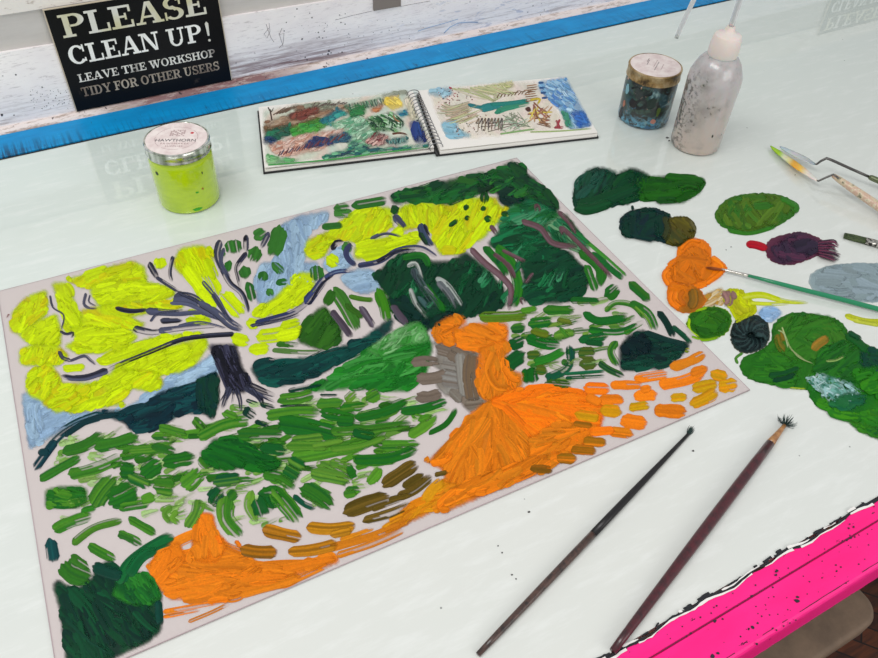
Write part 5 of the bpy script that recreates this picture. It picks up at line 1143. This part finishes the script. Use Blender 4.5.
# grey track
P.film([(433, 340), (456, 346), (478, 352), (480, 366), (478, 386), (487, 399), (484, 409), (468, 411), (458, 398), (444, 394), (436, 384), (444, 372), (434, 366), (438, 352)], [(132, 126, 118), (150, 148, 142), (122, 106, 92)], h=0.05, step=1.8, amax=0.95)
TA = (120, 108, 98)
for c_, w_, *p in [(TA, 10, (410, 363), (424, 361), (440, 362)), (TA, 12, (416, 379), (434, 378), (456, 372)), (TA, 12, (415, 396), (428, 397), (442, 393)), ((126, 116, 106), 15, (435, 346), (455, 352), (478, 358)), ((136, 132, 126), 14, (440, 364), (462, 368)), ((140, 138, 134), 16, (440, 378), (464, 382)), ((118, 106, 94), 16, (447, 350), (470, 364), (474, 380)), ((146, 144, 138), 12, (460, 352), (462, 376), (466, 398)), ((118, 100, 80), 15, (472, 354), (470, 378), (474, 404)), ((128, 118, 106), 12, (464, 404), (484, 402)), ((134, 130, 122), 9, (450, 390), (462, 402))]:
    K(c_, w_, *p, col2=(100, 88, 78), mix=0.2, dry=0.06, h=0.3, var=0.06)
P.flush('track_paint', moil, ptg)
# orange path
O1, O2, O3, O4 = (240, 138, 26), (224, 134, 28), (254, 134, 16), (206, 130, 30)
AR([(434, 336), (437, 324), (450, 317), (463, 316), (466, 322), (452, 330), (456, 344), (441, 343)], [O2, O1, O4], -50, 8, 16, 2.0, swirl=(452, 332), h=0.5)
AR([(452, 330), (468, 325), (508, 323), (508, 338), (505, 352), (478, 352), (456, 345)], [O2, O1, O2], 8, 9, 30, 2.2, h=0.5)
AR([(480, 348), (506, 340), (506, 356), (499, 366), (522, 374), (522, 386), (508, 394), (492, 402), (484, 400), (478, 384), (477, 368)], [O2, O1, O4], 84, 9, 28, 2.4, h=0.6)
K(O2, 8, (494, 352), (488, 370), (496, 386), (510, 388), col2=O4, h=0.9); K(O1, 7, (503, 366), (512, 378), (522, 380), h=0.8)
AR([(440, 468), (428, 462), (446, 444), (458, 432), (470, 414), (486, 402), (500, 400), (530, 412), (540, 440), (530, 470), (500, 482), (466, 497), (440, 506), (424, 508), (432, 490), (446, 478)], [O2, O4, O1, O2, (210, 122, 20)], 0, 8, 40, 2.4, fan=(490, 398), jit=8, h=0.7)
AR([(490, 400), (506, 393), (526, 388), (546, 386), (566, 388), (592, 394), (606, 406), (600, 430), (584, 446), (556, 462), (532, 470), (532, 440), (516, 420)], [O3, O1, O3, (244, 130, 20)], 0, 8, 40, 2.6, fan=(488, 400), jit=9, h=0.7)
AR([(528, 440), (560, 420), (592, 430), (580, 448), (552, 462), (530, 470)], [O1, O4, O2], -14, 8, 26, 1.4)
AR([(404, 508), (426, 496), (440, 480), (462, 486), (490, 484), (466, 498), (440, 508), (414, 520), (396, 528), (380, 532)], [(214, 148, 22), O4, (224, 140, 20)], -32, 8, 26, 2.0)
AR([(436, 508), (462, 484), (520, 462), (560, 452), (566, 458), (545, 471), (515, 482), (492, 491), (464, 504), (444, 512)], [O2, O4, O1, (206, 120, 20)], -26, 8, 28, 1.8)
K((208, 150, 24), 11, (424, 502), (432, 490), (444, 480)); K(O1, 7, (430, 464), (446, 460), (452, 452))
OR = [(O4, 9, (670, 368), (688, 362), (706, 353)), (O1, 9, (634, 379), (668, 374)), (O3, 11, (583, 388), (610, 389)), (O1, 8, (610, 385), (643, 385)), (O1, 10, (658, 385), (682, 381), (704, 373)), (O2, 9, (690, 374), (708, 368)), ((206, 160, 14), 10, (710, 373), (728, 378)), ((206, 164, 12), 12, (718, 387), (738, 384)), ((202, 160, 14), 10, (692, 389), (718, 383)), (O1, 10, (633, 396), (658, 395)), ((198, 166, 12), 8, (670, 398), (688, 397)), ((206, 158, 16), 11, (690, 405), (704, 399), (718, 391)), (O1, 10, (598, 400), (625, 400)), ((196, 162, 10), 8, (628, 408), (650, 405)), ((228, 134, 22), 12, (653, 410), (687, 412)), ((212, 156, 12), 11, (600, 410), (622, 412)), (O1, 13, (620, 420), (648, 424)), ((206, 158, 14), 9, (575, 414), (600, 418)), ((212, 130, 22), 9, (608, 431), (634, 434)), ((150, 106, 18), 5, (573, 423), (593, 426)), ((148, 106, 14), 9, (583, 441), (607, 443)), ((140, 100, 14), 9, (571, 449), (597, 451)), ((136, 98, 16), 9, (556, 458), (577, 459)), ((120, 84, 16), 7, (530, 468), (553, 470)), (O3, 8, (590, 432), (616, 430)), (O1, 8, (586, 396), (602, 404)), (O1, 7, (640, 390), (652, 388))]
for c_, w_, *p in OR: K(c_, w_*1.15, *p, col2=O1, mix=0.15, dry=0.05, rag=0.15)
AR([(148, 567), (155, 556), (168, 548), (178, 541), (183, 552), (192, 552), (194, 530), (202, 514), (212, 513), (215, 530), (222, 537), (232, 548), (250, 556), (262, 566), (290, 566), (318, 558), (338, 554), (338, 562), (320, 568), (290, 578), (262, 586), (230, 600), (200, 602), (170, 598), (160, 590), (152, 578)], [O2, O1, (216, 128, 24), O2], -4, 11, 46, 2.6, h=0.5)
AR([(192, 560), (194, 530), (202, 514), (212, 513), (216, 532), (226, 548), (216, 562)], [O1, O2], 84, 9, 30, 1.6, h=0.5)
AR([(148, 567), (156, 556), (178, 542), (186, 560), (170, 576), (156, 584)], [O2, O1], -66, 9, 26, 1.2, h=0.5)
for c_, w_, dr, *p in [(O1, 5, 0.4, (163, 612), (196, 606), (232, 600)), (O1, 4, 0.4, (163, 617), (200, 610)), (O4, 4, 0.5, (188, 622), (212, 612), (230, 603)), (O2, 7, 0.45, (240, 596), (290, 582), (334, 562)), (O3, 5, 0.2, (216, 534), (222, 545)), (O3, 5, 0.2, (235, 540), (241, 548)), (O4, 7, 0.3, (336, 556), (372, 544), (404, 530)), (O4, 8, 0.3, (330, 548), (372, 536), (410, 520)), ((220, 150, 30), 5, 0.4, (340, 540), (374, 528))]: K(c_, w_, *p, col2=O4, dry=dr)
P.flush('orange_path_paint', moil, ptg)
OC = (196, 134, 26)
for c_, w_, *p in [(OC, 14, (262, 529), (282, 534), (302, 538)), ((208, 148, 30), 12, (306, 527), (330, 529), (356, 526)), ((188, 124, 22), 14, (240, 549), (258, 552), (278, 552)), (OC, 12, (288, 552), (312, 550), (338, 544)), ((208, 148, 32), 9, (330, 535), (352, 530))]: K(c_, w_, *p, col2=(110, 80, 20), mix=0.3, h=1.1, dry=0.03, rag=0.1)
OV = (84, 70, 18)
for w_, dr, *p in [(16, 0.05, (343, 513), (366, 504), (390, 496)), (14, 0.05, (382, 486), (400, 474), (418, 462)), (10, 0.15, (396, 498), (414, 490), (432, 476)), (9, 0.1, (402, 488), (424, 474)), (9, 0.5, (362, 521), (388, 514), (412, 504)), (5, 0.4, (372, 510), (404, 498)), (5, 0.1, (434, 475), (448, 472)), (6, 0.2, (388, 500), (412, 494))]: K(OV, w_, *p, col2=(120, 96, 40), mix=0.2, dry=dr, h=0.9)
P.flush('ochre_dash_paint', moil, ptg)
# dark corner bush
K((22, 84, 84), 13, (50, 538), (54, 562), col2=(6, 50, 54)); K((54, 118, 36), 22, (62, 562), (72, 572), (92, 580), col2=(40, 104, 40)); K((60, 120, 40), 10, (70, 556), (88, 568))
AR([(53, 585), (58, 580), (75, 590), (92, 578), (98, 566), (110, 560), (122, 572), (140, 575), (160, 590), (161, 610), (160, 632), (150, 641), (110, 660), (85, 674), (67, 668), (64, 640), (60, 610)], [(6, 62, 46), (4, 50, 42), (10, 78, 50), (6, 66, 44)], 50, 12, 40, 2.6, h=0.6)
AR([(112, 596), (120, 574), (140, 572), (152, 578), (162, 596), (150, 606), (130, 604)], [(32, 118, 44), (50, 136, 50), (14, 90, 44)], 60, 8, 24, 1.8)
K((8, 98, 58), 13, (118, 584), (130, 564), (150, 548), (174, 536), col2=(30, 120, 60)); K((14, 104, 60), 12, (128, 576), (140, 558), (156, 548)); K((6, 66, 54), 12, (92, 566), (108, 572), (124, 576)); K((8, 70, 60), 8, (158, 600), (160, 626))
P.flush('corner_bush_paint', moil, ptg)
tag(flake_mesh('dried_paint_speck', [(9, 316, 0.9), (8, 318, 0.6)], mat('speck_brown', (110, 40, 36), 0.5), ptg, kind=0.0015), '', '')
for k_ in ('label', 'category'): del bpy.data.objects['dried_paint_speck'][k_]

# ================================================================ PAINT MIXED ON THE GLASS
def patch(name, label, fn, h=1.0, z0=0.00005):
    global P
    P = Paint(z0, h*0.55); fn()
    o = P.flush(name, moil); tag(o, label, 'paint', 'patches of mixed paint on the glass'); return o
A_ = lambda *a, **k: P.area(*a, **k)
def f1():
    blob(P, [(573, 194), (576, 184), (590, 170), (604, 169), (616, 174), (630, 172), (640, 173), (645, 185), (640, 200), (622, 205), (600, 210), (580, 211), (573, 204)], [(6, 64, 46), (8, 54, 46), (10, 74, 44)], 1.4)
    blob(P, [(636, 176), (650, 176), (665, 177), (680, 176), (697, 178), (705, 182), (702, 191), (690, 199), (676, 203), (660, 201), (640, 200)], [(24, 84, 26), (34, 104, 24)], 1.2)
    A_([(573, 196), (576, 184), (588, 170), (600, 167), (616, 172), (616, 190), (596, 206), (580, 200)], [(10, 74, 48), (4, 50, 40), (30, 84, 70)], -52, 8, 26, 1.8, h=1.4)
    A_([(610, 196), (620, 172), (634, 168), (650, 176), (640, 196), (622, 204)], [(8, 70, 42), (4, 52, 44), (14, 84, 44)], -48, 9, 26, 1.8, h=1.3)
    K((8, 76, 44), 14, (576, 206), (598, 202), (624, 192), (640, 186), col2=(4, 54, 42), h=1.2); K((10, 80, 44), 11, (574, 207), (590, 209), (612, 202), h=1.2)
    A_([(640, 178), (665, 176), (690, 176), (706, 180), (700, 192), (684, 202), (664, 201), (644, 198)], [(26, 94, 22), (36, 110, 26), (20, 80, 30)], -4, 9, 34, 2.0, h=0.9)
patch('paint_smear', 'long smear of dark green paint with two ragged humps, right of the sheet\'s far corner', f1)
def f2():
    blob(P, [(619, 229), (620, 219), (628, 212), (642, 208), (656, 208), (670, 215), (674, 228), (670, 243), (655, 241), (640, 239), (625, 237)], [(8, 46, 42), (12, 40, 46), (6, 50, 40)], 1.8)
    blob(P, [(668, 218), (680, 216), (691, 219), (696, 228), (694, 238), (684, 246), (672, 246), (665, 240)], [(86, 80, 26), (78, 74, 24)], 1.6)
    A_([(621, 230), (622, 218), (632, 211), (652, 208), (668, 216), (670, 236), (655, 239), (632, 236)], [(6, 50, 44), (10, 36, 44), (6, 60, 48)], 0, 8, 20, 1.6, swirl=(646, 225), h=1.2)
    A_([(668, 220), (684, 217), (695, 226), (692, 238), (680, 246), (668, 242)], [(90, 84, 26), (76, 70, 28), (60, 74, 40)], 50, 7, 20, 1.5, h=1.0)
    K((60, 70, 40), 7, (664, 216), (668, 228), (664, 241)); K((10, 50, 44), 3, (633, 210), (632, 205)); K((100, 96, 60), 2.5, (690, 220), (696, 232), h=1.5)
patch('paint_smear', 'near-black teal and olive brown paint patch touching the orange one', f2)
def f3():
    blob(P, [(692, 238), (704, 240), (711, 248), (712, 258), (723, 262), (727, 268), (721, 276), (711, 279), (705, 287), (692, 290), (678, 288), (668, 284), (664, 274), (668, 263), (676, 256), (678, 246)], [(240, 136, 22), (228, 130, 24)], 1.8, edge_col=(252, 138, 16))
    blob(P, [(668, 284), (690, 284), (702, 291), (706, 301), (700, 310), (686, 313), (674, 309), (667, 299)], [(222, 128, 20), (204, 120, 22), (150, 100, 30)], 1.6, edge_col=(248, 136, 16))
    A_([(676, 262), (690, 246), (706, 250), (712, 264), (704, 280), (688, 286), (672, 280), (668, 270)], [(222, 126, 20), (206, 118, 20), (212, 124, 24)], 0, 7, 26, 1.6, swirl=(690, 268), h=1.3)
    for p in [((668, 268), (664, 276), (670, 287)), ((680, 250), (690, 240), (702, 242)), ((711, 256), (722, 264), (724, 270)), ((706, 284), (716, 277), (724, 270)), ((672, 290), (670, 300), (680, 310)), ((676, 290), (676, 300), (684, 307))]: K((254, 146, 30), 5, *p, col2=(240, 132, 20), h=2.0)
    K((120, 92, 36), 10, (692, 288), (694, 300), (690, 309), col2=(150, 104, 30), h=0.6); K((198, 112, 22), 5, (684, 289), (680, 298), (686, 307))
patch('paint_smear', 'thick glossy orange paint patch with the fine green brush tip in it', f3)
def f4():
    blob(P, [(714, 214), (722, 203), (735, 196), (755, 193), (775, 194), (790, 199), (797, 211), (785, 222), (770, 229), (745, 233), (728, 230), (717, 222)], [(84, 122, 34), (76, 116, 34), (56, 116, 36)], 1.2, edge_col=(62, 128, 42))
    A_([(718, 214), (730, 200), (756, 195), (784, 199), (794, 210), (776, 224), (746, 230), (724, 224)], [(84, 120, 32), (72, 108, 30), (100, 140, 44), (56, 120, 36)], 0, 7, 34, 1.8, swirl=(755, 213), h=0.7, jit=6)
    K((60, 130, 44), 6, (780, 198), (796, 206), (794, 214)); K((58, 128, 40), 5, (728, 230), (750, 233), (776, 226))
patch('paint_smear', 'olive green oval paint patch with swirled brush marks, above the purple one', f4)
def f5():
    blob(P, [(765, 251), (768, 241), (778, 236), (790, 233), (803, 232), (815, 236), (826, 242), (832, 247), (822, 254), (805, 261), (790, 265), (775, 263), (768, 258)], [(96, 50, 72), (84, 42, 64), (60, 40, 60)], 1.3, edge_col=(104, 44, 66))
    A_([(770, 250), (780, 240), (800, 236), (820, 242), (828, 248), (806, 258), (784, 262)], [(62, 40, 62), (50, 38, 58), (84, 46, 70)], 0, 7, 24, 1.8, swirl=(796, 248), h=0.7, jit=8)
    A_([(792, 240), (812, 240), (824, 248), (808, 254), (794, 250)], [(44, 36, 54), (52, 40, 60)], -10, 8, 20, 1.2)
    K((188, 18, 44), 8, (746, 244), (756, 245), (768, 249), col2=(150, 20, 50), h=2.2, dry=0, rag=0.05)
    for q in range(12):
        y_ = 240+q*1.7; K([(60, 36, 56), (110, 56, 80)][q % 2], 2.2, (818, y_*0.7+74), (828+rnd()*6, y_), (834+rnd()*8, y_+2+rnd()*2), dry=0.2, h=0.6)
patch('paint_smear', 'dark purple paint patch with a bright red dab at its left end', f5)
def f6():
    blob(P, [(808, 281), (813, 272), (828, 266), (850, 263), (885, 264), (903, 275), (897, 295), (875, 303), (850, 300), (825, 296), (812, 290)], [(146, 162, 166), (136, 152, 158), (152, 168, 178)], 0.5, edge_col=(170, 182, 184))
    A_([(812, 280), (826, 268), (860, 265), (898, 272), (894, 292), (866, 300), (826, 292)], [(140, 156, 160), (150, 166, 174), (134, 148, 152)], 12, 9, 34, 1.6, h=0.35, var=0.04)
patch('paint_smear', 'pale grey-blue paint patch partly under the green-handled brush', f6, 0.7)
def f7():
    blob(P, [(686, 324), (690, 314), (700, 308), (715, 306), (728, 311), (732, 322), (726, 333), (712, 340), (696, 339), (688, 332)], [(52, 118, 26), (44, 108, 26)], 1.0, edge_col=(150, 186, 10))
    A_([(692, 322), (702, 311), (720, 311), (729, 321), (720, 334), (700, 335)], [(50, 120, 28), (40, 104, 26), (66, 130, 30)], 0, 7, 24, 2.0, swirl=(711, 323), h=0.9)
    K((160, 196, 10), 3, (689, 318), (690, 330), (700, 338)); K((150, 190, 20), 3, (694, 311), (708, 307)); K((130, 180, 20), 3, (690, 336), (704, 340), (720, 337))
patch('paint_smear', 'small round green paint patch with a yellow rim beside the sheet\'s right edge', f7)
def f8():
    blob(P, [(730, 335), (733, 323), (742, 317), (755, 315), (766, 320), (770, 333), (766, 346), (752, 353), (738, 351), (732, 344)], [(34, 50, 48), (26, 38, 40), (44, 60, 58)], 1.0, edge_col=(90, 86, 70))
    for q in range(26):
        a = q/26*6.283; K([(26, 38, 40), (50, 70, 70), (20, 32, 34), (40, 56, 56)][q % 4], 6, (751+3*math.cos(a), 335+2*math.sin(a)), (751+12*math.cos(a+0.4), 334+11*math.sin(a+0.4)), (750+19*math.cos(a+0.7), 334+17*math.sin(a+0.7)), h=1.0, var=0.15)
patch('paint_smear', 'round blackish green paint patch stirred in a swirl, touching the big green one', f8)
def f9():
    A_([(700, 298), (712, 292), (722, 288), (724, 302), (712, 306), (702, 306)], [(206, 178, 120), (220, 208, 180), (180, 140, 60)], -40, 6, 14, 1.4, h=0.5, dry=0.2)
    blob(P, [(722, 291), (734, 288), (744, 293), (754, 302), (757, 312), (748, 317), (736, 320), (730, 310), (724, 302)], [(196, 206, 10), (186, 190, 16)], 0.9)
    A_([(726, 292), (742, 292), (754, 304), (752, 314), (738, 318), (730, 304)], [(200, 210, 6), (190, 196, 20), (176, 176, 30)], 50, 7, 20, 1.6, h=0.8)
    K((142, 108, 108), 9, (724, 290), (729, 300), (724, 306), col2=(176, 140, 130), h=0.7); K((150, 118, 112), 6, (732, 291), (736, 300))
    K((196, 208, 20), 7, (742, 297), (762, 295), (784, 301), (808, 303), col2=(214, 222, 90), h=0.6, taper=0.5); K((204, 214, 60), 4, (750, 303), (772, 304), (790, 303))
    K((190, 200, 16), 5, (750, 312), (744, 320), (734, 324))
patch('paint_smear', 'lemon yellow paint streak with a mauve smudge at its left end', f9)
def f10():
    blob(P, [(759, 313), (764, 308), (774, 308), (780, 313), (774, 319), (763, 319)], [(160, 190, 222), (146, 180, 216)], 0.7)
    A_([(758, 313), (765, 307), (775, 307), (782, 313), (774, 320), (763, 320)], [(150, 184, 220), (176, 200, 226)], 0, 5, 12, 1.5, dry=0.3)
patch('paint_dab', 'tiny pale sky blue paint dab above the big green patch', f10)
def f11():
    K((204, 208, 56), 6, (845, 315), (856, 319), (870, 322), (900, 323), col2=(180, 190, 60), h=0.8, taper=-0.3); K((196, 202, 80), 5, (852, 320), (880, 325))
patch('paint_streak', 'short isolated yellow paint streak at the right edge of the view', f11)
def f12():
    blob(P, [(739, 366), (744, 357), (760, 350), (771, 340), (772, 328), (781, 317), (797, 312), (815, 314), (832, 317), (844, 324), (851, 336), (864, 342), (874, 352), (868, 372), (850, 380), (830, 388), (805, 390), (790, 387), (775, 386), (757, 382), (744, 376)], [(46, 122, 34), (40, 112, 32), (56, 130, 36), (36, 108, 36)], 1.0)
    blob(P, [(806, 388), (812, 372), (850, 362), (866, 346), (892, 356), (912, 380), (905, 420), (880, 436), (864, 430), (846, 420), (828, 412), (814, 404)], [(34, 116, 36), (50, 132, 30), (22, 96, 44)], 0.9)
    A_([(744, 366), (764, 352), (782, 352), (800, 366), (798, 384), (770, 384), (748, 376)], [(46, 124, 34), (38, 112, 34), (60, 136, 36)], 10, 10, 36, 2.0, h=0.8)
    A_([(774, 346), (776, 328), (788, 316), (810, 314), (834, 318), (848, 332), (852, 346), (834, 356), (806, 362), (788, 358)], [(56, 128, 36), (64, 130, 40), (46, 118, 34), (70, 128, 40)], 0, 9, 44, 2.4, swirl=(822, 356), jit=5, h=0.8)
    A_([(812, 372), (822, 350), (846, 340), (866, 350), (872, 370), (850, 380), (826, 382)], [(36, 112, 34), (44, 122, 36), (28, 100, 40)], -32, 10, 36, 2.2, h=0.8)
    A_([(862, 346), (890, 356), (905, 376), (880, 372), (862, 366)], [(10, 70, 56), (16, 80, 50)], 20, 8, 26, 1.6)
    A_([(852, 372), (880, 366), (908, 384), (904, 404), (878, 398), (858, 388)], [(64, 150, 26), (46, 136, 28), (34, 120, 30)], -24, 9, 28, 2.0, h=0.9)
    A_([(808, 390), (824, 402), (842, 414), (862, 412), (880, 404), (905, 408), (900, 424), (880, 434), (860, 428), (838, 416), (818, 406)], [(52, 140, 34), (74, 156, 30), (40, 120, 34)], 18, 8, 30, 2.0, h=0.8)
    A_([(846, 420), (862, 424), (882, 430), (900, 434), (880, 440), (858, 430)], [(70, 146, 40), (50, 130, 40)], 20, 5, 26, 1.4, dry=0.4, h=0.5)
    K((160, 124, 48), 9, (812, 351), (818, 344), (829, 337), col2=(84, 120, 40), h=0.7); K((120, 110, 34), 8, (777, 334), (779, 344), (785, 352), col2=(90, 116, 34), h=0.6); K((136, 116, 40), 5, (782, 330), (784, 342))
    K((10, 76, 42), 7, (768, 376), (784, 374), (800, 368), col2=(30, 104, 40)); K((8, 70, 44), 5, (772, 381), (786, 378), (796, 374)); K((24, 96, 40), 8, (845, 334), (858, 342), (868, 352)); K((16, 84, 50), 6, (848, 332), (862, 340))
    K((172, 186, 130), 1.6, (782, 327), (786, 338), (792, 350), (806, 361), h=0.8); K((160, 176, 130), 1.4, (778, 330), (784, 334), (788, 348)); K((150, 180, 110), 2.5, (826, 361), (836, 360), (844, 356)); K((150, 170, 120), 1.5, (792, 350), (800, 358), (814, 364))
    A_([(806, 378), (820, 374), (850, 384), (860, 392), (846, 407), (828, 400), (815, 390)], [(160, 196, 196), (120, 170, 160), (60, 130, 110), (190, 214, 214)], 40, 3, 10, 1.5, jit=40, dry=0.35, h=0.5)
    A_([(828, 404), (848, 392), (868, 396), (862, 408), (846, 410)], [(24, 100, 70), (40, 120, 70)], -10, 7, 20, 1.2)
    K((90, 150, 60), 3, (738, 364), (736, 358), (744, 352)); K((170, 190, 60), 2, (790, 388), (806, 389))
patch('paint_smear', 'largest green paint patch, spread from the dark swirl to the right edge of the view', f12)
flk = [(528.9, 512, 0.7), (590, 451, 0.7), (701, 284, 0.6), (731, 247, 0.5), (726, 250, 0.4), (502, 553, 0.5), (498, 546, 0.4), (512, 575, 0.6), (516, 579, 0.5), (693, 451, 0.8), (795, 175, 0.5)]
cr_ = flake_mesh('paint_crumbs', flk, mgr, None, kind=0.0002); cr_['kind'] = 'stuff'; tag(cr_, 'scattered tiny crumbs of dried paint on the glass', 'paint crumbs')
# ================================================================ LIGHT
w = bpy.data.worlds.new('room_daylight'); S.world = w; w.use_nodes = True
bg = w.node_tree.nodes['Background']; bg.inputs['Color'].default_value = (0.97, 0.985, 1.0, 1); bg.inputs['Strength'].default_value = 0.62
def area(name, loc, target, sx, sy, e, col=(1, 1, 1)):
    l = bpy.data.lights.new(name, 'AREA'); l.shape = 'RECTANGLE'; l.size = sx; l.size_y = sy; l.energy = e; l.color = col
    o = bpy.data.objects.new(name, l); COL.objects.link(o); o.location = loc
    o.rotation_euler = (Vector(target)-Vector(loc)).to_track_quat('-Z', 'Y').to_euler(); return o
area('ceiling_lamp', (-0.6, 0.3, 1.75), (0.2, 0.5, 0), 1.6, 0.5, 20, (1, 0.99, 0.97))
area('front_fill', (1.0, -1.6, 1.1), (0.7, 0.6, 0), 1.6, 0.9, 14, (1, 0.98, 0.95))  # added fill from the front, brightening the pink rail's face
vs = S.view_settings; vs.view_transform = 'Standard'; vs.look = 'None'; vs.exposure = -0.06; vs.gamma = 1.0; vs.use_curve_mapping = False
